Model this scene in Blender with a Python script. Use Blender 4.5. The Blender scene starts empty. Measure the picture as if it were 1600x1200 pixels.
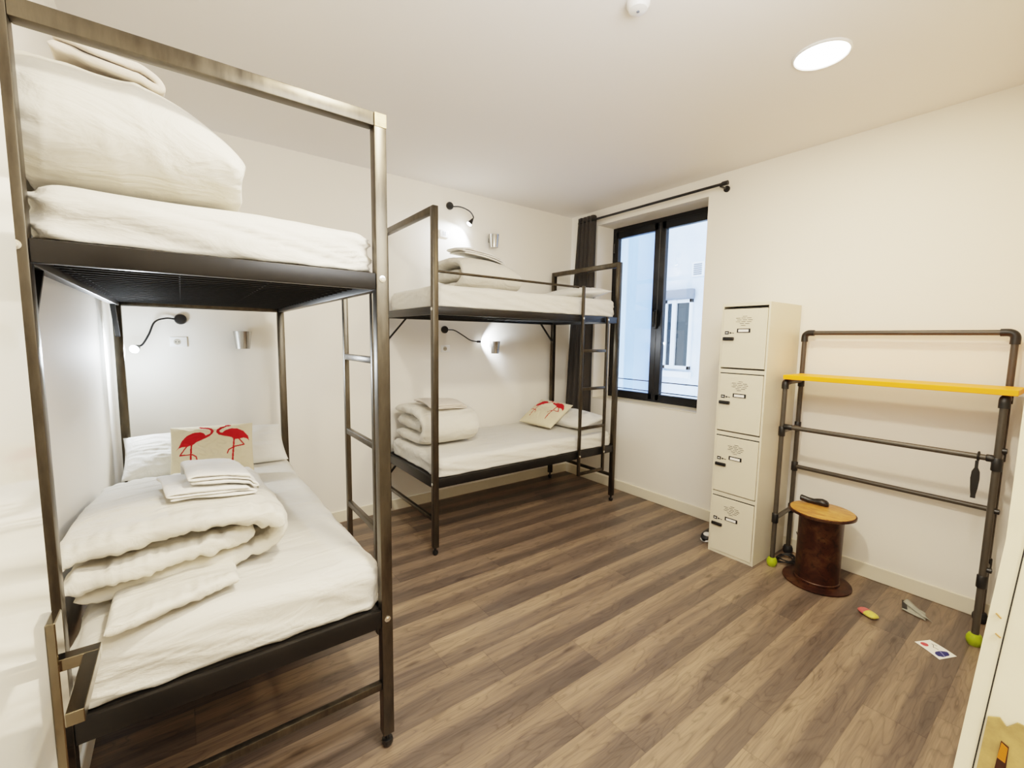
import bpy, bmesh, math, random
from mathutils import Vector, Matrix, noise
random.seed(7)
PI = math.pi
scene = bpy.context.scene
COL = scene.collection
V = Vector

# ------------------------------------------------------------------ materials
def new_mat(name):
    m = bpy.data.materials.new(name); m.use_nodes = True
    nt = m.node_tree; b = nt.nodes['Principled BSDF']
    return m, nt, b
def N(nt, t, **kw):
    n = nt.nodes.new(t)
    for k, v in kw.items():
        if k in n.inputs: n.inputs[k].default_value = v
        else: setattr(n, k, v)
    return n
def L(nt, a, b): nt.links.new(a, b)
def ramp(nt, stops, interp='LINEAR'):
    r = nt.nodes.new('ShaderNodeValToRGB'); cr = r.color_ramp; cr.interpolation = interp
    while len(cr.elements) < len(stops): cr.elements.new(0.5)
    for e, (p, c) in zip(cr.elements, stops):
        e.position = p; e.color = (c[0], c[1], c[2], 1) if not isinstance(c, (int, float)) else (c, c, c, 1)
    return r
def srgb(r, g, b):
    f = lambda c: (c/255/12.92) if c/255 <= .04045 else ((c/255+.055)/1.055)**2.4
    return (f(r), f(g), f(b))
def simple(name, col, rough=.5, metal=0., bump=0., bscale=200., spec=None, var=0., vscale=5., stretch=(1, 1, 1), coat=0.):
    m, nt, b = new_mat(name)
    b.inputs['Base Color'].default_value = (*col, 1); b.inputs['Roughness'].default_value = rough
    b.inputs['Metallic'].default_value = metal
    if spec is not None: b.inputs['Specular IOR Level'].default_value = spec
    if coat: b.inputs['Coat Weight'].default_value = coat
    if bump or var:
        g = N(nt, 'ShaderNodeTexCoord'); mp = N(nt, 'ShaderNodeMapping'); mp.inputs['Scale'].default_value = stretch
        L(nt, g.outputs['Object'], mp.inputs['Vector'])
    if var:
        n = N(nt, 'ShaderNodeTexNoise', Scale=vscale, Detail=6., Roughness=.6); L(nt, mp.outputs[0], n.inputs['Vector'])
        r = ramp(nt, [(.3, tuple(c*(1-var) for c in col)), (.7, tuple(min(1, c*(1+var)) for c in col))])
        L(nt, n.outputs['Fac'], r.inputs[0]); L(nt, r.outputs[0], b.inputs['Base Color'])
    if bump:
        n2 = N(nt, 'ShaderNodeTexNoise', Scale=bscale, Detail=4.); L(nt, mp.outputs[0], n2.inputs['Vector'])
        bp = N(nt, 'ShaderNodeBump', Strength=bump, Distance=.002); L(nt, n2.outputs['Fac'], bp.inputs['Height'])
        L(nt, bp.outputs[0], b.inputs['Normal'])
    return m

M = {}
M['wall'] = simple('wall_paint', srgb(240, 233, 221), .75, bump=.12, bscale=260, spec=.25)
M['wall_cool'] = M['wall']
M['ceiling'] = simple('ceiling_paint', srgb(236, 231, 226), .85, bump=.05, bscale=150, spec=.15)
M['trim'] = simple('trim_paint', srgb(226, 216, 194), .4)
M['door'] = simple('door_gloss', srgb(240, 236, 224), .12, spec=.7, coat=.6)
M['jamb'] = simple('jamb_paint', srgb(236, 228, 205), .35, var=.04, vscale=20)
def steel():
    m, nt, b = new_mat('raw_steel')
    g = N(nt, 'ShaderNodeTexCoord'); mp = N(nt, 'ShaderNodeMapping'); mp.inputs['Scale'].default_value = (6, 6, 1.2)
    L(nt, g.outputs['Object'], mp.inputs['Vector'])
    n = N(nt, 'ShaderNodeTexNoise', Scale=4., Detail=8., Roughness=.65); L(nt, mp.outputs[0], n.inputs['Vector'])
    r = ramp(nt, [(.25, srgb(62, 57, 50)), (.5, srgb(80, 74, 64)), (.8, srgb(100, 92, 79))]); L(nt, n.outputs['Fac'], r.inputs[0])
    L(nt, r.outputs[0], b.inputs['Base Color'])
    r2 = ramp(nt, [(.3, .28), (.75, .45)]); L(nt, n.outputs['Fac'], r2.inputs[0]); L(nt, r2.outputs[0], b.inputs['Roughness'])
    b.inputs['Metallic'].default_value = .9
    return m
M['steel'] = steel()
M['patch_steel'] = simple('pale_steel', srgb(140, 122, 92), .45, .8, var=.25, vscale=60)
M['rail'] = simple('black_rail', srgb(22, 20, 18), .38, .25, var=.2, vscale=6, spec=.4)
M['wire'] = simple('wire_steel', srgb(14, 13, 12), .75, 0.)
M['shade_sheet'] = simple('mattress_shade_grey', srgb(58, 54, 49), .9)  # dark grey standing in for shade on the mattress underside
M['brushed'] = simple('brushed_steel', srgb(128, 118, 100), .16, 1., var=.08, vscale=30)
M['chrome'] = simple('bolt_metal', srgb(225, 222, 215), .2, 1.)
M['black'] = simple('black_plastic', srgb(18, 17, 17), .38)
M['blackm'] = simple('black_matte', srgb(22, 21, 20), .6)
M['alu'] = simple('brushed_aluminium', srgb(176, 174, 170), .24, 1., var=.08, vscale=8, stretch=(12, 12, .5))
M['sheet'] = None
def cloth(name, col, rough=.85, wr=.35, wscale=(3, 9, 3), weave=.1, sheen=.15, sss=0.):
    m, nt, b = new_mat(name)
    b.inputs['Base Color'].default_value = (*col, 1); b.inputs['Roughness'].default_value = rough
    b.inputs['Specular IOR Level'].default_value = .2
    b.inputs['Sheen Weight'].default_value = sheen
    g = N(nt, 'ShaderNodeTexCoord'); mp = N(nt, 'ShaderNodeMapping'); mp.inputs['Scale'].default_value = wscale
    mp.inputs['Rotation'].default_value = (0, 0, .5)
    L(nt, g.outputs['Object'], mp.inputs['Vector'])
    n = N(nt, 'ShaderNodeTexNoise', Scale=1.6, Detail=5., Roughness=.5, Distortion=.8); L(nt, mp.outputs[0], n.inputs['Vector'])
    w = N(nt, 'ShaderNodeTexNoise', Scale=700., Detail=1.); L(nt, g.outputs['Object'], w.inputs['Vector'])
    b1 = N(nt, 'ShaderNodeBump', Strength=wr, Distance=.03); L(nt, n.outputs['Fac'], b1.inputs['Height'])
    b2 = N(nt, 'ShaderNodeBump', Strength=weave, Distance=.001); L(nt, w.outputs['Fac'], b2.inputs['Height'])
    L(nt, b1.outputs[0], b2.inputs['Normal']); L(nt, b2.outputs[0], b.inputs['Normal'])
    return m
M['sheet'] = cloth('white_sheet', srgb(210, 205, 194), wr=.6, wscale=(2, 7, 5))
M['duvet'] = cloth('white_duvet_cotton', srgb(212, 206, 193), wr=.75, wscale=(3, 8, 4))
M['pillow'] = cloth('pillow_cotton', srgb(222, 219, 211), wr=.45, wscale=(5, 5, 5))
M['towel'] = cloth('towel_cloth', srgb(228, 224, 216), wr=.4, wscale=(6, 6, 6), weave=.35)
M['towel_beige'] = cloth('folded_linen', srgb(206, 195, 182), wr=.4, wscale=(6, 6, 6), weave=.3)
M['curtain'] = cloth('curtain_fabric', srgb(62, 58, 54), wr=.2, weave=.5, sheen=.25)
M['locker'] = simple('locker_enamel', srgb(214, 204, 182), .38, bump=.03, bscale=300)
M['locker_dark'] = simple('dull_beige_plastic', srgb(176, 166, 148), .5)  # even duller beige, used on the round socket outlets
M['pipe'] = simple('anodised_pipe', srgb(76, 71, 64), .42, .4, var=.08, vscale=3)
M['joint'] = simple('pipe_joint_plastic', srgb(17, 16, 15), .45)
M['yellow'] = simple('yellow_laminate', srgb(252, 160, 0), .45)
M['lime'] = simple('lime_rubber', srgb(150, 166, 12), .38)
M['paper'] = simple('white_paper', srgb(244, 240, 232), .6)
M['rubber'] = simple('dark_rubber', srgb(24, 24, 26), .55)
M['pink'] = simple('pink_wrapper', srgb(196, 92, 88), .4, var=.2, vscale=60)
M['ywrap'] = simple('yellow_wrapper', srgb(202, 186, 84), .4, var=.25, vscale=60)
M['greyplastic'] = simple('grey_film', srgb(150, 150, 138), .25, var=.12, vscale=30)
M['socket'] = simple('socket_plastic', srgb(240, 238, 234), .3)
M['white'] = simple('white_rubber', srgb(225, 222, 218), .5)
M['chip'] = simple('chipped_wood', srgb(176, 136, 88), .7)
M['brass'] = simple('tarnished_brass', srgb(190, 165, 112), .4, .6, var=.25, vscale=40)
M['orange'] = simple('worn_latch_face', srgb(190, 118, 30), .45, .5, var=.2, vscale=60)
M['glassdark'] = simple('dark_window_glass', srgb(34, 44, 50), .15)
M['wframe'] = simple('black_window_frame', srgb(20, 21, 24), .3, .3)
M['pvc'] = simple('white_window_frame', srgb(232, 238, 248), .4)
M['vent'] = simple('vent_grey', srgb(120, 125, 138), .6)

def glass():
    m, nt, b = new_mat('window_glass')
    out = nt.nodes['Material Output']; nt.nodes.remove(b)
    tr = N(nt, 'ShaderNodeBsdfTransparent'); tr.inputs[0].default_value = (.96, .98, 1, 1)
    gl = N(nt, 'ShaderNodeBsdfGlossy'); gl.inputs['Roughness'].default_value = .02
    fr = N(nt, 'ShaderNodeFresnel', IOR=1.5)
    mx = N(nt, 'ShaderNodeMixShader'); L(nt, fr.outputs[0], mx.inputs[0]); L(nt, tr.outputs[0], mx.inputs[1]); L(nt, gl.outputs[0], mx.inputs[2])
    L(nt, mx.outputs[0], out.inputs[0]); return m
M['glass'] = glass()
def emis(name, col, s):
    m, nt, b = new_mat(name); b.inputs['Base Color'].default_value = (*col, 1)
    b.inputs['Emission Color'].default_value = (*col, 1); b.inputs['Emission Strength'].default_value = s; return m
M['lamp'] = emis('lamp_diffuser', (1, .95, .84), 14.)
M['bulb'] = emis('reading_bulb', (.92, .97, 1), 30.)

def floor_mat():
    m, nt, b = new_mat('oak_laminate')
    W = .0995
    g = N(nt, 'ShaderNodeTexCoord'); sp = N(nt, 'ShaderNodeSeparateXYZ'); L(nt, g.outputs['Object'], sp.inputs[0])
    def math_(op, a, bb=None, c=None):
        n = N(nt, 'ShaderNodeMath', operation=op)
        for i, v in enumerate((a, bb, c)):
            if v is None: continue
            if isinstance(v, (int, float)): n.inputs[i].default_value = v
            else: L(nt, v, n.inputs[i])
        return n.outputs[0]
    # board index (two strips to a board) and strip index
    wob = N(nt, 'ShaderNodeTexNoise', Scale=1.0, Detail=3.); mpw = N(nt, 'ShaderNodeMapping'); mpw.inputs['Scale'].default_value = (1.7, 13, 1)
    L(nt, g.outputs['Object'], mpw.inputs[0]); L(nt, mpw.outputs[0], wob.inputs['Vector'])
    yy = math_('ADD', sp.outputs['Y'], -.078)
    t = math_('DIVIDE', yy, W*2)
    board = math_('FLOOR', t)
    fb = math_('FRACT', t)
    wn = N(nt, 'ShaderNodeTexWhiteNoise', noise_dimensions='1D'); L(nt, board, wn.inputs['W'])
    xs = math_('ADD', sp.outputs['X'], math_('MULTIPLY', wn.outputs['Value'], 2.6))
    tx = math_('DIVIDE', xs, 1.3); bx_ = math_('FLOOR', tx); fx = math_('FRACT', tx)
    cid = N(nt, 'ShaderNodeCombineXYZ'); L(nt, board, cid.inputs[0]); L(nt, bx_, cid.inputs[1])
    wn2 = N(nt, 'ShaderNodeTexWhiteNoise', noise_dimensions='2D'); L(nt, cid.outputs[0], wn2.inputs['Vector'])
    # grain coordinates, shifted per board
    off = N(nt, 'ShaderNodeVectorMath', operation='SCALE'); L(nt, wn2.outputs['Color'], off.inputs[0]); off.inputs['Scale'].default_value = 23.
    pv = N(nt, 'ShaderNodeVectorMath', operation='ADD'); L(nt, g.outputs['Object'], pv.inputs[0]); L(nt, off.outputs[0], pv.inputs[1])
    mp = N(nt, 'ShaderNodeMapping'); mp.inputs['Scale'].default_value = (1.6, 9.5, 1); L(nt, pv.outputs[0], mp.inputs[0])
    big = N(nt, 'ShaderNodeTexNoise', Scale=1.15, Detail=2.5, Roughness=.5, Distortion=.35); L(nt, mp.outputs[0], big.inputs['Vector'])
    rings = math_('FRACT', math_('MULTIPLY', big.outputs['Fac'], 11.))
    ringl = ramp(nt, [(0, .42), (.05, .62), (.25, 1.), (.8, 1.), (1., .8)]); L(nt, rings, ringl.inputs[0])
    mpf = N(nt, 'ShaderNodeMapping'); mpf.inputs['Scale'].default_value = (6, 190, 1); L(nt, pv.outputs[0], mpf.inputs[0])
    fine = N(nt, 'ShaderNodeTexNoise', Scale=1., Detail=5., Roughness=.65); L(nt, mpf.outputs[0], fine.inputs['Vector'])
    mpk = N(nt, 'ShaderNodeMapping'); mpk.inputs['Scale'].default_value = (3.2, 11, 1); L(nt, pv.outputs[0], mpk.inputs[0])
    vor = N(nt, 'ShaderNodeTexVoronoi', Scale=.8); L(nt, mpk.outputs[0], vor.inputs['Vector'])
    knot = ramp(nt, [(0, .35), (.06, .45), (.14, 1)]); L(nt, vor.outputs['Distance'], knot.inputs[0])
    # light / dark strip: clean edge on the board joint, ragged edge inside the board
    fbw = math_('ADD', fb, math_('MULTIPLY', math_('SUBTRACT', wob.outputs['Fac'], .5), .62))
    ins = N(nt, 'ShaderNodeMapRange', interpolation_type='SMOOTHSTEP'); L(nt, fbw, ins.inputs[0])
    ins.inputs[1].default_value = .36; ins.inputs[2].default_value = .60
    # tone
    tone = math_('ADD', math_('MULTIPLY', ins.outputs[0], .46), math_('MULTIPLY', math_('SUBTRACT', wn2.outputs['Value'], .5), .30))
    tone = math_('ADD', tone, math_('MULTIPLY', math_('SUBTRACT', big.outputs['Fac'], .5), .9))
    mps = N(nt, 'ShaderNodeMapping'); mps.inputs['Scale'].default_value = (1.8, 42, 1); L(nt, pv.outputs[0], mps.inputs[0])
    stk = N(nt, 'ShaderNodeTexNoise', Scale=1., Detail=4., Roughness=.6); L(nt, mps.outputs[0], stk.inputs['Vector'])
    tone = math_('ADD', tone, math_('MULTIPLY', math_('SUBTRACT', stk.outputs['Fac'], .5), .8))
    tone = math_('ADD', tone, .20)
    cr = ramp(nt, [(0, srgb(82, 71, 63)), (.35, srgb(102, 87, 75)), (.65, srgb(124, 105, 87)), (1, srgb(149, 127, 103))]); L(nt, tone, cr.inputs[0])
    def mul(c, f, amt):
        mx = N(nt, 'ShaderNodeMix', data_type='RGBA', blend_type='MULTIPLY'); mx.inputs[0].default_value = amt
        L(nt, c, mx.inputs[6]); L(nt, f, mx.inputs[7]); return mx.outputs[2]
    c = mul(cr.outputs[0], ringl.outputs[0], .62)
    fr_ = ramp(nt, [(.3, .62), (.55, 1.), (1, 1.12)]); L(nt, fine.outputs['Fac'], fr_.inputs[0])
    c = mul(c, fr_.outputs[0], .75)
    c = mul(c, knot.outputs[0], .85)
    j1 = ramp(nt, [(0, .5), (.012, 1), (.988, 1), (1, .5)]); L(nt, fb, j1.inputs[0])
    j2 = ramp(nt, [(0, .5), (.0012, 1), (1, 1)]); L(nt, fx, j2.inputs[0])
    c = mul(c, j1.outputs[0], .6); c = mul(c, j2.outputs[0], .8)
    L(nt, c, b.inputs['Base Color'])
    rr = ramp(nt, [(0, .34), (1, .46)]); L(nt, fine.outputs['Fac'], rr.inputs[0]); L(nt, rr.outputs[0], b.inputs['Roughness'])
    bp = N(nt, 'ShaderNodeBump', Strength=.12, Distance=.002); L(nt, fine.outputs['Fac'], bp.inputs['Height']); L(nt, bp.outputs[0], b.inputs['Normal'])
    b.inputs['Specular IOR Level'].default_value = .45
    return m
M['floor'] = floor_mat()

def attr_mat(name, base_rough=.8, wr=0.):
    m, nt, b = new_mat(name)
    a = N(nt, 'ShaderNodeAttribute'); a.attribute_name = 'Col'
    L(nt, a.outputs['Color'], b.inputs['Base Color']); b.inputs['Roughness'].default_value = base_rough
    b.inputs['Specular IOR Level'].default_value = .25
    if wr:
        g = N(nt, 'ShaderNodeTexCoord'); n = N(nt, 'ShaderNodeTexNoise', Scale=420., Detail=2.); L(nt, g.outputs['Object'], n.inputs['Vector'])
        bp = N(nt, 'ShaderNodeBump', Strength=wr, Distance=.002); L(nt, n.outputs['Fac'], bp.inputs['Height']); L(nt, bp.outputs[0], b.inputs['Normal'])
    return m
M['cushion'] = attr_mat('printed_linen', .85, .35)
M['print'] = attr_mat('printed_card', .5)

def rust():
    m, nt, b = new_mat('rusty_tube')
    g = N(nt, 'ShaderNodeTexCoord')
    n = N(nt, 'ShaderNodeTexNoise', Scale=9., Detail=8., Roughness=.7, Distortion=.6); L(nt, g.outputs['Object'], n.inputs['Vector'])
    r = ramp(nt, [(.3, srgb(30, 15, 10)), (.48, srgb(58, 30, 17)), (.62, srgb(78, 52, 30)), (.8, srgb(92, 76, 50))]); L(nt, n.outputs['Fac'], r.inputs[0])
    v = N(nt, 'ShaderNodeTexNoise', Scale=40., Detail=3.); L(nt, g.outputs['Object'], v.inputs['Vector'])
    r3 = ramp(nt, [(.33, .25), (.42, 1)]); L(nt, v.outputs['Fac'], r3.inputs[0])
    mx = N(nt, 'ShaderNodeMix', data_type='RGBA', blend_type='MULTIPLY'); mx.inputs[0].default_value = .7
    L(nt, r.outputs[0], mx.inputs[6]); L(nt, r3.outputs[0], mx.inputs[7]); L(nt, mx.outputs[2], b.inputs['Base Color'])
    b.inputs['Metallic'].default_value = .35; b.inputs['Roughness'].default_value = .42
    return m
M['rust'] = rust()
def ply():
    m, nt, b = new_mat('varnished_plywood')
    g = N(nt, 'ShaderNodeTexCoord'); mp = N(nt, 'ShaderNodeMapping'); mp.inputs['Scale'].default_value = (9, 3, 3); mp.inputs['Rotation'].default_value = (0, 0, .3)
    L(nt, g.outputs['Object'], mp.inputs[0])
    n = N(nt, 'ShaderNodeTexNoise', Scale=4., Detail=8., Roughness=.7); L(nt, mp.outputs[0], n.inputs['Vector'])
    r = ramp(nt, [(.32, srgb(132, 76, 28)), (.5, srgb(190, 132, 62)), (.75, srgb(214, 166, 92))]); L(nt, n.outputs['Fac'], r.inputs[0])
    L(nt, r.outputs[0], b.inputs['Base Color']); b.inputs['Roughness'].default_value = .35; return m
M['ply'] = ply()
def facade():
    m, nt, b = new_mat('facade_render')
    g = N(nt, 'ShaderNodeTexCoord'); sp = N(nt, 'ShaderNodeSeparateXYZ'); L(nt, g.outputs['Object'], sp.inputs[0])
    n = N(nt, 'ShaderNodeTexNoise', Scale=1.8, Detail=7., Roughness=.65); L(nt, g.outputs['Object'], n.inputs['Vector'])
    r = ramp(nt, [(.3, srgb(196, 208, 232)), (.7, srgb(226, 234, 248))]); L(nt, n.outputs['Fac'], r.inputs[0])
    L(nt, r.outputs[0], b.inputs['Base Color']); b.inputs['Roughness'].default_value = .9
    bp = N(nt, 'ShaderNodeBump', Strength=.4, Distance=.02); n2 = N(nt, 'ShaderNodeTexNoise', Scale=14., Detail=5.); L(nt, g.outputs['Object'], n2.inputs['Vector'])
    L(nt, n2.outputs['Fac'], bp.inputs['Height']); L(nt, bp.outputs[0], b.inputs['Normal'])
    return m
M['facade'] = facade()
M['facade_blue'] = simple('blue_render', srgb(172, 196, 236), .85, var=.06, vscale=2)

# ------------------------------------------------------------------ building helpers
WORLD = {}
def put(name, verts, faces, mat, parent=None, smooth=False, origin=None, mats=None, midx=None):
    me = bpy.data.meshes.new(name)
    if parent is not None: o0 = WORLD[parent.name]
    elif origin is not None: o0 = V(origin)
    else:
        xs = [v[0] for v in verts]; ys = [v[1] for v in verts]; zs = [v[2] for v in verts]
        o0 = V(((min(xs)+max(xs))/2, (min(ys)+max(ys))/2, min(zs)))
    me.from_pydata([(v[0]-o0.x, v[1]-o0.y, v[2]-o0.z) for v in verts], [], faces)
    for m in (mats or [mat]): me.materials.append(m)
    if midx: me.polygons.foreach_set('material_index', midx)
    me.validate(); me.update()
    bm = bmesh.new(); bm.from_mesh(me); bmesh.ops.recalc_face_normals(bm, faces=bm.faces); bm.to_mesh(me); bm.free()
    if smooth is True: me.polygons.foreach_set('use_smooth', [True]*len(me.polygons))
    elif smooth: me.shade_smooth() if False else me.polygons.foreach_set('use_smooth', [True]*len(me.polygons)); me.set_sharp_from_angle(angle=smooth)
    o = bpy.data.objects.new(name, me); COL.objects.link(o)
    if parent is not None: o.parent = parent
    else: o.location = o0
    WORLD[o.name] = o0
    return o
def tag(o, label=None, cat=None, group=None, kind=None):
    if label: o['label'] = label
    if cat: o['category'] = cat
    if group: o['group'] = group
    if kind: o['kind'] = kind
    return o
def thing(name, loc, label, cat, group=None):
    o = bpy.data.objects.new(name, None); COL.objects.link(o); o.location = loc; o.empty_display_size = .05
    WORLD[o.name] = V(loc); return tag(o, label, cat, group)

class MB:
    def __init__(s): s.v = []; s.f = []; s.sm = False
    def _add(s, bm):
        b = len(s.v); bm.verts.index_update()
        s.v += [tuple(v.co) for v in bm.verts]; s.f += [tuple(b+v.index for v in f.verts) for f in bm.faces]; bm.free()
    def raw(s, vs, fs):
        b = len(s.v); s.v += [tuple(v) for v in vs]; s.f += [tuple(b+i for i in f) for f in fs]; return s
    def box(s, a, b, bev=.002, seg=1):
        bm = bmesh.new(); bmesh.ops.create_cube(bm, size=1)
        for v in bm.verts: v.co = V([a[i]+(v.co[i]+.5)*(b[i]-a[i]) for i in range(3)])
        if bev: bmesh.ops.bevel(bm, geom=bm.edges[:], offset=min(bev, .45*min(abs(b[i]-a[i]) for i in range(3))), segments=seg, affect='EDGES', profile=.5)
        s._add(bm); return s
    def bar(s, p, q, w, h, up=(0, 0, 1), bev=.002):
        p = V(p); q = V(q); d = q-p; ln = d.length; d.normalize(); u = V(up); r = d.cross(u)
        if r.length < 1e-5: r = d.cross(V((1, 0, 0)))
        r.normalize(); u = r.cross(d)
        bm = bmesh.new(); bmesh.ops.create_cube(bm, size=1)
        if bev:
            for v in bm.verts: v.co = V((v.co.x*ln, v.co.y*w, v.co.z*h))
            bmesh.ops.bevel(bm, geom=bm.edges[:], offset=bev, segments=1, affect='EDGES')
            for v in bm.verts: v.co = (p+q)/2+d*v.co.x+r*v.co.y+u*v.co.z
        else:
            for v in bm.verts: v.co = (p+q)/2+d*v.co.x*ln+r*v.co.y*w+u*v.co.z*h
        s._add(bm); return s
    def tube(s, pts, r, seg=10, cap=True):
        pts = [V(p) for p in pts]; n = len(pts); rs = r if isinstance(r, (list, tuple)) else [r]*n
        T = [(pts[min(i+1, n-1)]-pts[max(i-1, 0)]).normalized() for i in range(n)]
        u = T[0].cross(V((0, 0, 1)));
        if u.length < 1e-3: u = T[0].cross(V((1, 0, 0)))
        u.normalize(); vs = []; fs = []
        for i in range(n):
            u = (u-T[i]*u.dot(T[i])).normalized(); w = T[i].cross(u)
            for k in range(seg):
                a = 2*PI*k/seg; vs.append(pts[i]+(u*math.cos(a)+w*math.sin(a))*rs[i])
        for i in range(n-1):
            for k in range(seg):
                a = i*seg+k; b = i*seg+(k+1) % seg; fs.append((a, b, b+seg, a+seg))
        if cap: fs.append(tuple(range(seg))); fs.append(tuple((n-1)*seg+k for k in range(seg)))
        return s.raw(vs, fs)
    def lathe(s, prof, c, axis=(0, 0, 1), seg=32, a0=0., sy=1.):
        z = V(axis).normalized(); x = z.cross(V((0, 1, 0)))
        if x.length < 1e-3: x = V((1, 0, 0))
        x.normalize(); y = z.cross(x); vs = []; fs = []; n = len(prof)
        for r, h in prof:
            for k in range(seg):
                a = 2*PI*k/seg+a0; vs.append(V(c)+x*(r*math.cos(a))+y*(r*math.sin(a)*sy)+z*h)
        for i in range(n-1):
            for k in range(seg):
                a = i*seg+k; b = i*seg+(k+1) % seg; fs.append((a, b, b+seg, a+seg))
        fs.append(tuple(range(seg))); fs.append(tuple((n-1)*seg+k for k in range(seg)))
        return s.raw(vs, fs)
    def ball(s, c, r, sc=(1, 1, 1), u=20, v=12):
        bm = bmesh.new(); bmesh.ops.create_uvsphere(bm, u_segments=u, v_segments=v, radius=1)
        for q in bm.verts: q.co = V([c[i]+q.co[i]*r*sc[i] for i in range(3)])
        s._add(bm); return s
    def prism(s, poly, z0, z1):
        n = len(poly); return s.raw([(p[0], p[1], z0) for p in poly]+[(p[0], p[1], z1) for p in poly],
            [tuple(range(n)), tuple(range(n, 2*n))]+[(i, (i+1) % n, (i+1) % n+n, i+n) for i in range(n)])
    def build(s, name, mat, parent=None, smooth=False, origin=None): return put(name, s.v, s.f, mat, parent, smooth, origin)
SM = math.radians(35)
def spline(pts, n):
    pts = [V(p) for p in pts]; out = []
    P = [pts[0]*2-pts[1]]+pts+[pts[-1]*2-pts[-2]]
    segs = len(pts)-1
    for k in range(n):
        t = k/(n-1)*segs; i = min(int(t), segs-1); f = t-i
        a, b, c, d = P[i:i+4]
        out.append(.5*((2*b)+(-a+c)*f+(2*a-5*b+4*c-d)*f*f+(-a+3*b-3*c+d)*f**3))
    return out
def nz(x, y, z=0.): return noise.noise(V((x, y, z)))
def fold(x, y, z=0., p=2): return max(0., 1-abs(nz(x, y, z))*2.6)**p
from mathutils.bvhtree import BVHTree
def surface(*objs):
    vs = []; fs = []
    for o in objs:
        b_ = len(vs); vs += [v.co+WORLD[o.name] for v in o.data.vertices]; fs += [tuple(b_+i for i in p.vertices) for p in o.data.polygons]
    return BVHTree.FromPolygons(vs, fs)
def height(bvh, x, y, top, d=.010):
    best = None
    for dx, dy in ((0, 0), (d, 0), (-d, 0), (0, d), (0, -d)):
        h_ = bvh.ray_cast(V((x+dx, y+dy, top)), V((0, 0, -1)))[0]
        if h_ is not None and (best is None or h_.z > best): best = h_.z
    return best
def drape(o, bvh, top, clamp=False, gap=.003):
    """lay a cloth on what is under it (or only keep it from sinking in)"""
    w = WORLD[o.name]; vs = o.data.vertices; lo = min(v.co.z for v in vs)
    hs = {}
    for v in vs:
        p = v.co+w; h_ = height(bvh, p.x, p.y, top)
        if clamp:
            if h_ is not None and p.z < h_+gap: v.co.z = h_+gap-w.z
        else: hs[v.index] = h_
    if not clamp:
        known = [h_ for h_ in hs.values() if h_ is not None]; mn = min(known)
        for v in vs: v.co.z = (hs[v.index] if hs[v.index] is not None else mn)+gap+(v.co.z-lo)-w.z
    o.data.update()
def struct(o): return tag(o, kind='structure')

# ------------------------------------------------------------------ room
XR, YB, ZC, XL = 3.48, 3.6, 2.82, -.34
b = MB().box((-.7, -2.0, -.05), (3.9, 3.9, 0), 0); struct(b.build('floor', M['floor'], origin=(0, 0, 0)))
b = MB().box((-.7, -2.0, ZC), (3.9, 3.9, ZC+.1), 0); struct(b.build('ceiling', M['ceiling']))
b = MB().box((XL-.1, YB, 0), (XR+.36, YB+.15, ZC), 0); struct(b.build('wall_back', M['wall']))
b = MB().box((XL-.1, .03, 0), (XL, YB, ZC), 0); struct(b.build('wall_left', M['wall']))
# window wall with a deep opening
WY0, WY1, WZ0, WZ1, WX = 2.03, 3.22, .893, 2.67, XR+.36
b = MB(); b.box((XR, 0, 0), (WX, WY0, ZC), 0); b.box((XR, WY1, 0), (WX, YB, ZC), 0)
b.box((XR, WY0, 0), (WX, WY1, WZ0), 0); b.box((XR, WY0, WZ1), (WX, WY1, ZC), 0)
struct(b.build('wall_right', M['wall']))
# door wall, slightly out of square
def fy(x): return .010+(x-.72)*(.215-.010)/(3.48-.72)
b = MB().prism([(.74, fy(.74)), (XR, fy(XR)), (XR, fy(XR)-.16), (.74, fy(.74)-.16)], 0, ZC)
b.prism([(-.34, .03), (-.27, .03), (-.27, -.13), (-.34, -.13)], 0, ZC)
b.prism([(-.27, .02), (.74, .02), (.74, -.13), (-.27, -.13)], 2.12, ZC)
struct(b.build('wall_front', M['wall']))
b = MB().box((-.7, -2.0, 0), (3.9, -1.9, ZC), 0); b.box((-.7, -1.9, 0), (-.6, -.13, ZC), 0); b.box((1.9, -1.9, 0), (2.0, -.13, ZC), 0)
struct(b.build('wall_hallway', M['wall']))
# baseboards
def bb(name, p, q, nrm):
    m = MB(); p = V(p); q = V(q); n = V(nrm)
    m.bar(p+n*.007+V((0, 0, .0475)), q+n*.007+V((0, 0, .0475)), .014, .095, bev=.003)
    struct(m.build(name, M['trim']))
bb('baseboard_back', (XL, YB, 0), (XR, YB, 0), (0, -1, 0))
bb('baseboard_right', (XR, fy(XR), 0), (XR, YB-.014, 0), (-1, 0, 0))
bb('baseboard_left', (XL, .05, 0), (XL, YB-.014, 0), (1, 0, 0))
d = V((XR-.74, fy(XR)-fy(.74), 0)).normalized()
bb('baseboard_front', (.78, fy(.78), 0), (XR-.014, fy(XR-.014), 0), (-d.y, d.x, 0))

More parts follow.
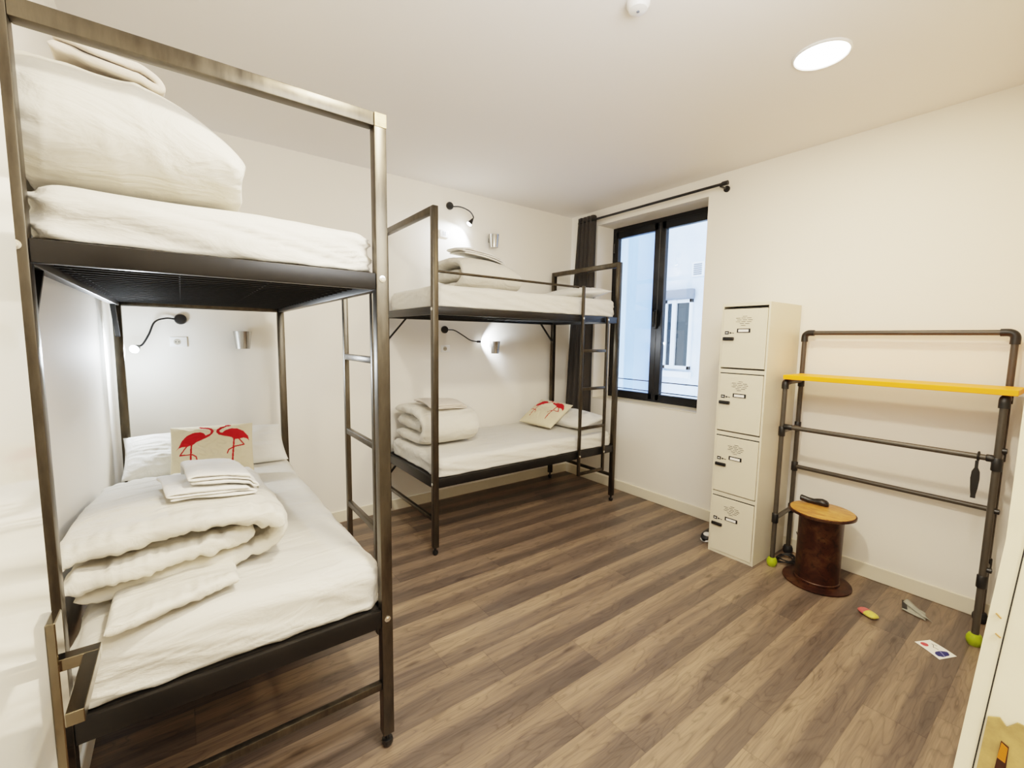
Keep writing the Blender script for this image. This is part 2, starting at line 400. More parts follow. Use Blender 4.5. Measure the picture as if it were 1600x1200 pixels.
# window
FX = XR+.24
w = MB(); f0, f1 = FX, FX+.06
w.box((f0, WY0, WZ0), (f1, WY0+.05, WZ1), .002); w.box((f0, WY1-.05, WZ0), (f1, WY1, WZ1), .002)
w.box((f0, WY0+.05, WZ0), (f1, WY1-.05, WZ0+.05), .002); w.box((f0, WY0+.05, WZ1-.06), (f1, WY1-.05, WZ1), .002)
win = put('window_1', w.v, w.f, M['wframe'], origin=(FX, (WY0+WY1)/2, WZ0)); struct(win)
ym = (WY0+WY1)/2+.005
for k, (a, c) in enumerate(((WY0+.04, ym), (ym, WY1-.04))):
    s_ = MB(); g0, g1 = FX-.015, FX+.035; st = .062 if k == 0 else .062
    s_.box((g0, a, WZ0+.03), (g1, a+(.03 if k == 0 else st), WZ1-.045), .003); s_.box((g0, c-(.045 if k else st), WZ0+.03), (g1, c, WZ1-.045), .003)
    s_.box((g0, a+.02, WZ0+.03), (g1, c-.02, WZ0+.088), .003); s_.box((g0, a+.02, WZ1-.115), (g1, c-.02, WZ1-.045), .003)
    sash = s_.build('window_sash', M['wframe'], win)
    p = MB().box((FX+.008, a+.02, WZ0+.07), (FX+.014, c-.02, WZ1-.1), 0); p.build('window_pane', M['glass'], sash)
h = MB(); h.box((FX-.04, ym-.012, 1.62), (FX-.015, ym+.012, 1.80), .004); h.tube([(FX-.04, ym, 1.78), (FX-.06, ym, 1.78), (FX-.062, ym, 1.64)], .011, 8)
h.build('window_handle', M['black'], win)
for z in (2.42, 1.02):
    h = MB().tube([(FX-.012, WY1-.03, z), (FX-.012, WY1-.03, z+.09)], .012, 10); h.build('window_hinge', M['black'], win, SM)
b = MB().box((XR-.004, WY0, WZ0), (FX, WY1, WZ0+.008), .003); struct(b.build('trim_1', M['trim']))
o = thing('window_guard_bars', (XR+.47, 2.6, 1.0), 'thin black horizontal safety bars fixed outside the window panes', 'bar')
for z in (.972, 1.078): MB().tube([(XR+.47, WY0-.25, z), (XR+.47, WY1+.3, z)], .006, 8).build('bar', M['black'], o, SM)

# courtyard outside
b = MB().box((5.8, -6, -3), (6.0, 4.02, 9), 0)
fac = put('exterior_facade', b.v, b.f, M['facade']); struct(fac)
b = MB().box((5.2, 4.22, -3), (6.0, 9.5, 9), 0); struct(put('exterior_side_building', b.v, b.f, M['facade_blue']))
b = MB().box((5.9, 4.02, -3), (6.0, 4.22, 9), 0); struct(put('exterior_recess', b.v, b.f, M['facade_blue']))
o = thing('facade_window', (5.78, 3.72, 1.0), 'small white framed window on the pale facade across the courtyard', 'window')
w = MB(); y0, y1, z0, z1 = 3.52, 3.95, 1.1, 2.1
w.box((5.76, y0, z0), (5.8, y0+.04, z1)); w.box((5.76, y1-.04, z0), (5.8, y1, z1)); w.box((5.76, y0, z0), (5.8, y1, z0+.05)); w.box((5.76, y0, z1-.05), (5.8, y1, z1)); w.box((5.75, 3.76, z0), (5.8, 3.83, z1))
w.build('frame', M['pvc'], o)
MB().box((5.785, y0+.03, z0+.04), (5.798, y1-.03, z1-.04), 0).build('pane', M['glassdark'], o)
MB().box((5.7, y0-.03, z0-.12), (5.8, y1+.03, z0-.03), .01).build('sill', M['pvc'], o)
MB().box((5.72, y0-.02, z1), (5.8, y1+.02, z1+.14), .01).build('lintel', M['vent'], o)
o = thing('wall_vent', (5.79, 3.46, 2.42), 'small square ventilation grille high on the pale facade', 'vent')
MB().box((5.775, 3.38, 2.40), (5.8, 3.56, 2.60), .004).build('frame', M['pvc'], o)
v_ = MB()
for k in range(6): v_.box((5.768, 3.41, 2.425+k*.027), (5.776, 3.53, 2.44+k*.027), 0)
v_.build('grille', M['vent'], o)

# entrance door leaf standing open against the bed
DX = -.19
b = MB().box((DX-.04, .06, .008), (DX, .985, 2.06), .002)
door = put('door_1', b.v, b.f, M['door'], origin=(DX, .06, 0)); struct(door)
MB().box((DX, .935, .62), (DX+.012, .982, 1.052), .0015).build('handle_plate', M['brushed'], door)
hb = MB(); hb.box((DX+.011, .945, .964), (-.132, .967, .984), .001); hb.box((-.152, .80, .964), (-.132, .9451, .984), .001)
hb.build('lever_handle', M['brushed'], door)
# right jamb with strike plate (leans a touch)
JX = .68
def jy(z): return .0445+max(0, 1.3-z)*.060
vs = []
for z in (0, 1.3, 2.12): vs += [(JX, jy(z), z), (.745, jy(z)-.002, z), (.745, -.13, z), (JX, -.13, z)]
jam = put('trim_2', vs, [(0, 1, 2, 3), (8, 9, 10, 11)]+[(a+k, a+(k+1) % 4, a+(k+1) % 4+4, a+k+4) for a in (0, 4) for k in range(4)], M['jamb']); struct(jam)
def gy(z): return .0315+(1.29-z)*.059
gv = []; gf = []
zz = [0, .8, 1.0, 1.1, 1.25, 1.4, 2.1]
for i, z in enumerate(zz): gv += [(JX-.0008, gy(z)+.0006, z), (JX-.0008, gy(z)-.0006, z)]
gf = [(2*i, 2*i+1, 2*i+3, 2*i+2) for i in range(len(zz)-1)]
put('seal_groove', gv, gf, M['blackm'], jam)
def sy(z, off): return gy(z)-off
sp_ = []
for (z, off) in ((1.102, .002), (1.107, .010), (1.100, .016), (1.110, .022), (1.110, .034), (1.0, .05), (.93, .05), (.90, .04), (.95, .026), (.985, .010), (1.0, .003)): sp_.append((z, off))
vs = [(JX-.0004, sy(z, off), z) for z, off in sp_]+[(JX-.0022, sy(z, off), z) for z, off in sp_]; n = len(sp_)
strike = put('strike_plate', vs, [tuple(range(n)), tuple(range(n, 2*n))]+[(i, (i+1) % n, (i+1) % n+n, i+n) for i in range(n)], M['brass'], jam)
def quad(name, pts, mat, par, x):
    vs = [(x, sy(z, o_), z) for z, o_ in pts]+[(x-.0012, sy(z, o_), z) for z, o_ in pts]; n = len(pts)
    return put(name, vs, [tuple(range(n)), tuple(range(n, 2*n))]+[(i, (i+1) % n, (i+1) % n+n, i+n) for i in range(n)], mat, par)
quad('latch_hole', [(1.083, .0145), (1.080, .0205), (1.02, .024), (1.03, .0145)], M['rust'], strike, JX-.0023)
quad('latch_tongue', [(1.082, .015), (1.079, .020), (1.062, .0205), (1.064, .0145)], M['orange'], strike, JX-.0036)
b = MB()
for (y, z, a) in ((jy(1.2)-.006, 1.218, .4), (jy(1.19)-.008, 1.196, .3)): b.bar((JX-.0006, y, z), (JX-.0006, y-.004, z-.005*a*2), .0012, .002, up=(1, 0, 0), bev=0)
b.build('paint_chip', M['chip'], jam)

# ------------------------------------------------------------------ bunk beds
def bunk(name, label, long_axis, x0, x1, y0, y1, tops, wall_sides, guard=None):
    """tops: height of the two end frames (low-coordinate end, high-coordinate end) along the long axis"""
    t = thing(name, ((x0+x1)/2, (y0+y1)/2, 0), label, 'bunk bed')
    P = .04
    ax = 0 if long_axis == 'x' else 1
    lo = (x0, y0); hi = (x1, y1)
    def pt(l, s, z):   # l: long coordinate, s: short coordinate
        return (l, s, z) if ax == 0 else (s, l, z)
    l0, l1 = lo[ax], hi[ax]; s0, s1 = lo[1-ax], hi[1-ax]
    def bx(mb, la, lb, sa, sb, za, zb, bev=.003):
        a = pt(la, sa, za); b_ = pt(lb, sb, zb); mb.box(tuple(min(a[i], b_[i]) for i in range(3)), tuple(max(a[i], b_[i]) for i in range(3)), bev, 2)
        return mb
    for e, (la, lb) in enumerate(((l0, l0+P), (l1-P, l1))):
        top = tops[e]
        for (sa, sb) in ((s0, s0+P), (s1-P, s1)):
            p = bx(MB(), la, lb, sa, sb, .055, top).build('post', M['steel'], t, SM)
            c = pt((la+lb)/2, (sa+sb)/2, 0)
            MB().lathe([(.008, .055), (.008, .03), (.019, .028), (.021, .016), (.016, .003), (.012, 0)], c, seg=20).build('foot', M['black'], p, SM)
            for z in (.505, 1.69):
                bolt = MB(); fl = l0 if e == 0 else l1; sg = -1 if e == 0 else 1
                cc = pt(fl, (sa+sb)/2, z); axv = pt(sg, 0, 0)
                bolt.lathe([(.011, 0), (.011, .002), (.006, .003), (.006, .005), (.003, .005)], cc, axis=axv, seg=14)
                bolt.build('bolt', M['chrome'], p, SM)
        bx(MB(), la, lb, s0+P, s1-P, top-.042, top).build('top_beam', M['steel'], t, SM)
        bx(MB(), la+.008, lb-.008, s0+P, s1-P, .235, .262).build('stretcher', M['steel'], t, SM)
    for z0, z1 in ((.475, .54), (1.655, 1.708)):
        bx(MB(), l0+P*.1, l0+P*.75, s0+P, s1-P, z0, z1).build('end_rail', M['rail'], t, SM)
        bx(MB(), l1-P*.75, l1-P*.1, s0+P, s1-P, z0, z1).build('end_rail', M['rail'], t, SM)
        for sa, sb in ((s0+.004, s0+.034), (s1-.034, s1-.004)):
            bx(MB(), l0+P, l1-P, sa, sb, z0, z1).build('side_rail', M['rail'], t, SM)
        ms = MB(); zc = z1-.03
        bx(MB(), l0+.035, l1-.035, s0+.036, s1-.036, zc+.012, zc+.018, 0).build('shade_sheet', M['shade_sheet'], t)  # added dark sheet above the wires, imitates the mattress underside in shadow
        n = 27
        for k in range(n):
            q = l0+.07+(l1-l0-.14)*k/(n-1)
            a = V(pt(q, s0+.036, zc)); c = V(pt(q, s1-.036, zc)); ms.tube([a, c], .0034, 6)
        for k in range(4):
            q = s0+.06+(s1-s0-.12)*k/3
            ms.tube([pt(l0+.05, q, zc+.004), pt(l1-.05, q, zc+.004)], .004, 5)
        for k in range(0):
            q = l0+(l1-l0)*(k+1)/4; bx(ms, q-.012, q+.012, s0+.034, s1-.034, zc-.03, zc-.008)
        ms.build('wire_base', M['wire'], t)
    for s in wall_sides:     # diagonal braces under the side rails
        sc = s0+.019 if s == 0 else s1-.019
        for z in (1.657, .477):
            dl = .15 if z > 1 else .1
            for l_, sg in ((l0+P, 1), (l1-P, -1)):
                MB().bar(pt(l_+sg*dl, sc, z), pt(l_-sg*.002, sc, z-dl*1.15), .022, .01, bev=.001).build('brace', M['rail'], t)
    return t
bed1 = bunk('bunk_bed', 'large steel bunk bed beside the open door, duvet on both levels', 'y', -.30, .56, 1.44, 3.34, (2.205, 1.70), (0,))
bed2 = bunk('bunk_bed', 'steel bunk bed standing lengthwise under the curtain and window corner', 'x', 1.325, 3.19, 2.64, 3.54, (2.345, 2.195), (1,))
# paler steel patch at the visible top corner
MB().box((.5215, 1.4385, 2.163), (.5605, 1.4415, 2.2055), .001).build('pale_corner_patch', M['patch_steel'], bed1)
# guard rail
g = MB().tube([(1.363, 2.655, 1.935), (2.66, 2.652, 1.935)], .009, 12); g.build('guard_rail', M['steel'], bed2, SM)
def ladder(t, long_axis, a, b_, off, ztop_a, ztop_b, zbot, rungs):
    pt = (lambda l, s, z: (l, s, z)) if long_axis == 'x' else (lambda l, s, z: (s, l, z))
    ld = MB(); w = .026
    for l_, zt in ((a, ztop_a), (b_, ztop_b)):
        p, q = pt(l_-w/2, off-.010, zbot), pt(l_+w/2, off+.010, zt)
        ld.box(tuple(min(p[i], q[i]) for i in range(3)), tuple(max(p[i], q[i]) for i in range(3)), .003, 2)
    lad = ld.build('ladder', M['steel'], t, SM)
    for z in rungs:
        p, q = pt(a+w/2, off-.009, z-.013), pt(b_-w/2, off+.009, z+.013)
        MB().box(tuple(min(p[i], q[i]) for i in range(3)), tuple(max(p[i], q[i]) for i in range(3)), .003, 2).build('rung', M['steel'], lad, SM)
    for l_ in (a, b_):
        for z in (.505, 1.68):
            bo = MB(); sg = -1 if long_axis == 'x' else 1
            bo.lathe([(.009, 0), (.009, .003), (.005, .004)], pt(l_, off+sg*.010, z), axis=pt(0, sg, 0), seg=12)
            bo.build('bolt', M['chrome'], lad, SM)
ladder(bed2, 'x', 2.695, 3.0, 2.628, 1.945, 1.705, .33, (.345, .745, 1.085, 1.41))
ladder(bed1, 'y', 1.63, 1.98, .574, 1.705, 1.705, .33, (.42, .757, 1.087, 1.414))

# ------------------------------------------------------------------ bedding
def soft_box(name, x0, x1, y0, y1, z0, z1, label, seed, r=.05, mat=None, amp=.006, sag=.0, group=None, front='-y'):
    nx, ny, nzs = int((x1-x0)/.016), int((y1-y0)/.016), 14
    vs = []; idx = {}; fs = []
    def P_(i, j, k):
        key = (i, j, k)
        if key in idx: return idx[key]
        p = V((x0+(x1-x0)*i/nx, y0+(y1-y0)*j/ny, z0+(z1-z0)*k/nzs))
        c = V((min(max(p.x, x0+r), x1-r), min(max(p.y, y0+r), y1-r), min(max(p.z, z0), z1-r)))
        dd = p-c
        if dd.length > 1e-9:
            m_ = max(abs(dd.x), abs(dd.y), abs(dd.z)); n_ = dd.normalized()
            rr = r if p.z > z0+r*.5 else r*.55+ .45*r*0
            q = c+n_*r*(m_/r) if True else c
            dd = n_
        else: q = p; dd = V((0, 0, 1)) if k == nzs else V((0, 0, 0))
        side = 1-abs(dd.z)
        # pulled creases running diagonally over the sides, gentle waves on the top
        wv = nz(p.x*3+seed, p.y*3, p.z*2)*.5
        cr = fold((p.x+p.y)*3.4+seed+p.z*16, p.z*6+(p.x-p.y)*1.2, seed, 2)
        corner = math.exp(-min(abs(p.x-x0), abs(p.x-x1))**2/.03-min(abs(p.y-y0), abs(p.y-y1))**2/.03)
        cr2 = fold((p.x-p.y)*5+p.z*17, p.z*5, seed+9)*corner; top_ = fold(p.x*2.2+p.y*1.2+seed, p.y*3.4-p.x, seed+3, 3)*abs(dd.z)
        a = amp*(wv*1.2+cr*side*1.0+cr2*1.5*side+top_*.35)
        q = q+dd*min(a-amp*1.2, .003)
        if k == 0: q.z += abs(nz(p.x*9+seed, p.y*9))*.006
        if k == nzs or dd.z > .5: q.z -= sag*math.exp(-((p.x-(x0+x1)/2)/.3)**2-((p.y-(y0+y1)/2)/.6)**2)
        idx[key] = len(vs); vs.append(q); return idx[key]
    for i in range(nx):
        for j in range(ny):
            fs.append((P_(i, j, nzs), P_(i+1, j, nzs), P_(i+1, j+1, nzs), P_(i, j+1, nzs))); fs.append((P_(i, j, 0), P_(i+1, j, 0), P_(i+1, j+1, 0), P_(i, j+1, 0)))
    for k in range(nzs):
        for i in range(nx):
            for j in (0, ny): fs.append((P_(i, j, k), P_(i+1, j, k), P_(i+1, j, k+1), P_(i, j, k+1)))
        for j in range(ny):
            for i in (0, nx): fs.append((P_(i, j, k), P_(i, j+1, k), P_(i, j+1, k+1), P_(i, j, k+1)))
    o = put(name, vs, fs, mat or M['sheet'], None, True)
    return tag(o, label, 'mattress', group)
soft_box('mattress', -.282, .542, 1.466, 3.295, .544, .722, 'mattress in white fitted sheet on lower level of the bed beside the door', 3., r=.073, amp=.011)
soft_box('mattress', -.282, .542, 1.466, 3.290, 1.714, 1.868, 'mattress in white fitted sheet on upper level of the bed beside the door', 11., r=.073, amp=.015)
soft_box('mattress', 1.368, 3.145, 2.656, 3.50, .543, .675, 'mattress in white fitted sheet on lower level of the bed near the window', 21., amp=.007)
soft_box('mattress', 1.368, 3.145, 2.660, 3.50, 1.711, 1.868, 'mattress in white fitted sheet on upper level of the bed near the window', 31., amp=.007)

def ribbon(path, th, wid, seed, nS=110, nW=70, end_r=.07, pucker=.010, wr=.012, setback=None, wshape=None, minend=.12, squash=0.):
    """a quilt folded along a path in (u, z); width along w in [0, wid]"""
    c = spline([V((p[0], 0, p[1])) for p in path], nS)
    s = [0]
    for i in range(1, nS): s.append(s[-1]+(c[i]-c[i-1]).length)
    Ls = s[-1]; vs = []; fs = []
    top = []; bot = []
    for i in range(nS):
        T = (c[min(i+1, nS-1)]-c[max(i-1, 0)]).normalized(); n_ = V((-T.z, 0, T.x))
        de = min(s[i], Ls-s[i]); f = math.sqrt(max(0, 1-(1-min(1, de/(th*.55)))**2))
        sb = setback(s[i]/Ls) if setback else (0, 0)
        rt = []; rb = []
        for j in range(nW+1):
            tt = j/nW; tt = .5-.5*math.cos(PI*tt); tt = .65*tt+.35*j/nW
            w = sb[0]+(wid-sb[0]-sb[1])*tt
            dw = min(w-sb[0], wid-sb[1]-w); g = math.sqrt(max(0, 1-(1-min(1, dw/end_r))**2)); g = minend+(1-minend)*g
            h = th/2*f*g
            near = math.exp(-(dw/.05)**2)
            pk = pucker*near*nz(s[i]*42+seed, w*6, seed)
            ridge = fold(s[i]*2.2+seed+w*1.5, w*6.5-s[i]*1.2, seed+4, 3)
            ridge2 = fold(s[i]*7+w*4+seed, w*9, seed+7, 2)
            dsp = wr*.9*(ridge-.25)+wr*.35*(ridge2-.3)+wr*1.5*nz(s[i]*4+seed, w*4, seed+2)
            base = c[i]+V((0, w, 0))
            base.y += .012*nz(s[i]*9+seed, 3., seed)*math.exp(-(dw/.08)**2)*(1 if dw == w-sb[0] else -1)
            rt.append(base+n_*(h+(dsp+pk)*f*g)); rb.append(base-n_*(h+(dsp*.3+pk)*f*g))
        top.append(rt); bot.append(rb)
    W_ = nW+1
    for r_ in top+bot: vs += r_
    B = nS*W_
    for i in range(nS-1):
        for j in range(nW):
            a = i*W_+j; fs.append((a, a+1, a+1+W_, a+W_)); fs.append((B+a, B+a+W_, B+a+1+W_, B+a+1))
        for j in (0, nW):
            a = i*W_+j; fs.append((a, a+W_, B+a+W_, B+a))
    for i in (0, nS-1):
        for j in range(nW): a = i*W_+j; fs.append((a, a+1, B+a+1, B+a))
    return vs, fs
def duvet(name, label, parts, mp, floor_z, seed, mat=None, extra=None):
    VS = []; FS = []
    for kw in parts:
        v_, f_ = ribbon(**kw); b_ = len(VS); VS += v_; FS += [tuple(b_+i for i in f) for f in f_]
    out = []
    for p in VS:
        z = p.z
        if z < .004: z = .004-.15*(0.004-z)*0
        q = V(mp(p.x, p.y, z)); 
        if extra: q = extra(q)
        out.append(q)
    o = put(name, out, FS, mat or M['duvet'], None, True)
    return tag(o, label, 'duvet')
# bed 1 lower: fold bulging toward the ladder side, open layers facing the camera
Z1 = .728
T1 = .068
def bend1(q):
    t_ = min(1, max(0, (q.y-1.75)/.9)); f = .90-.42*t_*t_*(3-2*t_)
    q.z = Z1+(q.z-Z1)*f+.012*nz(q.x*5, q.y*5, 2.); return V((q.x, q.y, max(q.z, Z1-.006)))
duvet('duvet', 'thick white duvet folded over itself, spread wide on the lower mattress beside the door',
 [dict(path=[(.0, .036), (.22, .034), (.44, .036), (.55, .055), (.592, .115), (.55, .18), (.42, .208), (.25, .215), (.10, .205), (.0, .185), (-.022, .16)], th=.070, wid=.78, seed=1., nS=170, nW=90, end_r=.05, wr=.017, pucker=.016, minend=.3,
       setback=lambda t: (.0+.05*math.sin(3*t)+(.0 if t > .5 else .05), .02)),
  dict(path=[(-.015, .100), (.12, .110), (.30, .112), (.44, .118), (.50, .128)], th=.074, wid=.74, seed=5., nS=110, nW=64, end_r=.05, wr=.016, pucker=.024, minend=.35, setback=lambda t: (.0+.085*t, .02)),
  dict(path=[(.09, .022), (.24, .022), (.43, .024)], th=.034, wid=.34, seed=9., nS=70, nW=40, end_r=.018, wr=.008, pucker=.010, minend=.5, setback=lambda t: (-.09+.07*t, .02))],
 lambda u, w, z: (-.272+u*.885, 1.56+w*1.36, Z1+z), Z1, 1., extra=bend1)
# bed 2 lower: rolled, spiral end showing
Z2 = .680
def e2(q): return V((q.x, q.y, max(q.z, Z2-.004)))
duvet('duvet', 'plump white duvet rolled up at the foot of the lower mattress near the window',
 [dict(path=[(.0, .04), (.2, .038), (.38, .038), (.475, .06), (.52, .13), (.48, .205), (.36, .245), (.18, .25), (.0, .235)], th=.075, wid=.49, seed=13., nS=130, nW=60, end_r=.09, wr=.005, pucker=.012, minend=.25),
  dict(path=[(.0, .14), (.12, .145), (.25, .142), (.38, .14), (.425, .135)], th=.115, wid=.46, seed=17., nS=80, nW=50, end_r=.10, wr=.006, pucker=.014, setback=lambda t: (.02, .02), minend=.2)],
 lambda u, w, z: (1.40+w, 3.49-u, Z2+z), Z2, 13., extra=e2)
# bed 2 upper
Z3 = 1.874
def e3(q):
    k = max(0, q.x-1.95)/.32; q.z -= .05*k*k*(q.z-Z3)/.2; return V((q.x, q.y, max(q.z, Z3-.004)))
duvet('duvet', 'white duvet rolled on the upper mattress near the window, under the cup holder',
 [dict(path=[(.0, .04), (.2, .036), (.36, .036), (.47, .05), (.525, .12), (.48, .195), (.34, .23), (.15, .235), (.0, .22)], th=.07, wid=.56, seed=23., nS=120, nW=64, end_r=.14, wr=.006, pucker=.012, minend=.25),
  dict(path=[(.0, .13), (.2, .13), (.36, .128), (.43, .125)], th=.10, wid=.53, seed=27., nS=60, nW=50, end_r=.12, wr=.006, pucker=.014, setback=lambda t: (.03, .02), minend=.2)],
 lambda u, w, z: (1.715+w, 3.46-u, Z3+z), Z3, 23., extra=e3)
# bed 1 upper: big smooth fold toward the camera
def e4(q):
    k = max(0, q.x-(-.06))/.23; f = max(0, (q.z-Z3)/.24); q.z -= .11*min(1, k)**1.6*f; return V((q.x, q.y, max(q.z, Z3-.004)))
duvet('duvet', 'large puffy white duvet folded at the foot of the upper mattress beside the door',
 [dict(path=[(.0, .045), (.25, .042), (.50, .04), (.655, .055), (.722, .13), (.68, .225), (.52, .275), (.28, .285), (.0, .27)], th=.088, wid=.465, seed=33., nS=150, nW=70, end_r=.04, wr=.018, pucker=.014, minend=.45),
  dict(path=[(.0, .15), (.3, .15), (.5, .148), (.62, .145)], th=.12, wid=.42, seed=37., nS=70, nW=50, end_r=.05, wr=.01, pucker=.014, setback=lambda t: (.02, .01), minend=.2)],
 lambda u, w, z: (-.298+w, 2.262-u, Z3+z), Z3, 33., extra=e4)

def folded(name, label, cat, c, L_, W_, layers, rot, seed, tilt=0., roll=0., th=.011, mat=None, group=None):
    """flat folded cloth; zig-zag path so the folds show"""
    path = []; z = th/2
    for k in range(layers):
        a, b_ = (0, L_) if k % 2 == 0 else (L_, 0)
        ins = .004*k
        if k: path.append((a+(-.0 if a == 0 else 0), z-th*.55)) if False else None
        path += [(a+(ins if a == 0 else -ins), z), (L_/2, z+.001), (b_+(ins if b_ == 0 else -ins), z)]
        z += th*1.12
    # smooth turns
    v_, f_ = ribbon(path, th, W_, seed, nS=layers*34, nW=30, end_r=.012, pucker=.001, wr=.0022, minend=.4)
    Rm = Matrix.Rotation(rot, 3, 'Z') @ Matrix.Rotation(tilt, 3, 'Y') @ Matrix.Rotation(roll, 3, 'X')
    out = [V(c)+Rm @ V((p.x-L_/2, p.y-W_/2, p.z)) for p in v_]
    o = put(name, out, f_, mat or M['towel'], None, True); return tag(o, label, cat, group)
folded('folded_sheet', 'folded white sheet lying under a towel on the wide duvet', 'linen', (.045, 1.93, .958), .23, .36, 3, .10, 41., tilt=.03, roll=.02, th=.009)
folded('folded_towel', 'folded white towel on top of a folded sheet in front of the two flamingo cushion', 'towel', (.085, 1.955, .990), .185, .37, 3, .05, 45., tilt=.03, roll=.02, th=.011)
folded('folded_towel', 'flat beige towel on the rolled duvet of the lower bed near the window', 'towel', (1.63, 3.13, .958), .30, .26, 3, .05, 51., tilt=.06, roll=-.05, th=.010, mat=M['towel_beige'])
folded('folded_towel', 'pale towel on the rolled duvet of the upper bed near the window', 'towel', (1.95, 3.12, 2.128), .36, .26, 3, .0, 55., tilt=.09, th=.013)
folded('folded_towel', 'beige towel folded on the large duvet of the upper bed beside the door', 'towel', (-.135, 1.77, 2.19), .21, .24, 2, .05, 57., tilt=.12, th=.024, mat=M['towel_beige'])

def pillow(name, label, c, W_, H_, T_, R_, seed, mat=None, cat='pillow', paint=None, n=70, m_=50, pinch=.05):
    vs = []; fs = []
    def prof(u, v):
        a = max(0, 1-abs(u)**2.6)**.55*max(0, 1-abs(v)**2.6)**.55; return a
    for sgn in (1, -1):
        for j in range(m_+1):
            v = -1+2*j/m_
            for i in range(n+1):
                u = -1+2*i/n
                x = u*W_/2*(1-pinch*(1-v*v)*(abs(u)**3)*(1)); y = v*H_/2*(1-pinch*(1-u*u)*(abs(v)**3))
                x *= 1-.0*v; h = T_/2*prof(u, v)
                wr = .05*T_*nz(u*3+seed, v*3, sgn)+.06*T_*(1-abs(nz(u*5+v*3+seed, v*4-u*2, seed)))**4
                h = sgn*(h*(1+.0)+wr*prof(u, v)+.0016)
                vs.append(V((x, y, h)))
    W1 = n+1; B = W1*(m_+1)
    for j in range(m_):
        for i in range(n):
            a = j*W1+i; fs.append((a, a+1, a+1+W1, a+W1)); fs.append((B+a, B+a+W1, B+a+W1+1, B+a+1))
    for i in range(n):
        for j in (0, m_): a = j*W1+i; fs.append((a, a+1, B+a+1, B+a))
    for j in range(m_):
        for i in (0, n): a = j*W1+i; fs.append((a, a+W1, B+a+W1, B+a))
    out = [V(c)+R_ @ p for p in vs]
    o = put(name, out, fs, mat or M['pillow'], None, True)
    if paint:
        ca = o.data.color_attributes.new('Col', 'FLOAT_COLOR', 'POINT')
        for k in range(len(vs)):
            kk = k % B; i = kk % W1; j = kk//W1
            col = paint(i/n, 1-j/m_) if k < B else paint(-1, -1)
            ca.data[k].color = (*col, 1)
    return tag(o, label, cat)
def frame(xd, zd):    # rotation with local x -> xd, local z -> zd
    x = V(xd).normalized(); z = V(zd).normalized(); y = z.cross(x).normalized(); x = y.cross(z)
    return Matrix((x, y, z)).transposed()
FL1 = [(218,383),(262,330),(290,275),(340,225),(410,195),(480,190),(520,205),(545,235),(590,215),(598,185),(575,165),(530,155),(490,150),(465,135),(480,125),(515,135),(560,140),(605,155),(632,185),(620,215),(580,250),(520,275),(450,300),(410,325),(360,340),(300,340),(255,350)]
FL2 = [(1025,325),(1015,270),(960,210),(890,175),(820,170),(760,185),(720,215),(700,210),(690,190),(720,165),(770,145),(815,140),(822,128),(790,118),(755,122),(745,135),(700,145),(660,175),(655,205),(680,235),(740,255),(820,275),(850,300),(900,300),(960,290),(1000,300)]
LEGS = [([(392,320),(378,560)],10),([(345,335),(268,428),(400,430),(440,455),(448,490)],7),([(852,285),(825,560)],10),([(905,295),(965,365),(860,380),(790,410),(772,448)],7)]
def inpoly(p, poly):
    x, y = p; r = False; j = len(poly)-1
    for i in range(len(poly)):
        xi, yi = poly[i]; xj, yj = poly[j]
        if (yi > y) != (yj > y) and x < (xj-xi)*(y-yi)/(yj-yi)+xi: r = not r
        j = i
    return r
def segd(p, a, b_):
    ax, ay = a; bx_, by = b_; dx, dy = bx_-ax, by-ay; t = max(0, min(1, ((p[0]-ax)*dx+(p[1]-ay)*dy)/(dx*dx+dy*dy))); return math.hypot(p[0]-ax-t*dx, p[1]-ay-t*dy)
CRM, RED = srgb(214, 201, 172), srgb(178, 26, 32)
def flamingo(u, v):
    if u < 0: return CRM
    p = (165+u*900, 112+v*560)
    if inpoly(p, FL1) or inpoly(p, FL2): return RED
    for pl, w in LEGS:
        if any(segd(p, pl[i], pl[i+1]) < w for i in range(len(pl)-1)): return RED
    return CRM
pillow('pillow', 'white pillow standing behind the cushion printed with two facing flamingos', (.11, 3.165, .815), .80, .30, .15, frame((1, 0, 0), (0, -.62, .78)), 61., pinch=.03)
pillow('flamingo_cushion', 'cream cushion printed with two red flamingos facing each other, propped upright', (.115, 2.93, .858), .385, .285, .09, frame((1, -.12, 0), (-.10, -.93, .36)), 63., M['cushion'], 'cushion', flamingo, 210, 150, .02)
pillow('pillow', 'white pillow under the tilted flamingo cushion on the lower bed near the window', (3.0, 3.07, .748), .66, .34, .12, frame((0, -1, 0), (-.2, 0, 1)), 71.)
pillow('flamingo_cushion', 'tilted cream flamingo cushion leaning on a pillow of the lower bed near the window', (2.80, 3.19, .79), .40, .37, .10, frame((.12, -1, .02), (-.48, -.10, .87)), 73., M['cushion'], 'cushion', flamingo, 150, 120, .03)
pillow('pillow', 'white pillow lying flat at the window end of the upper bed', (2.99, 3.06, 1.928), .66, .34, .10, frame((0, -1, 0), (-.1, 0, 1)), 75.)

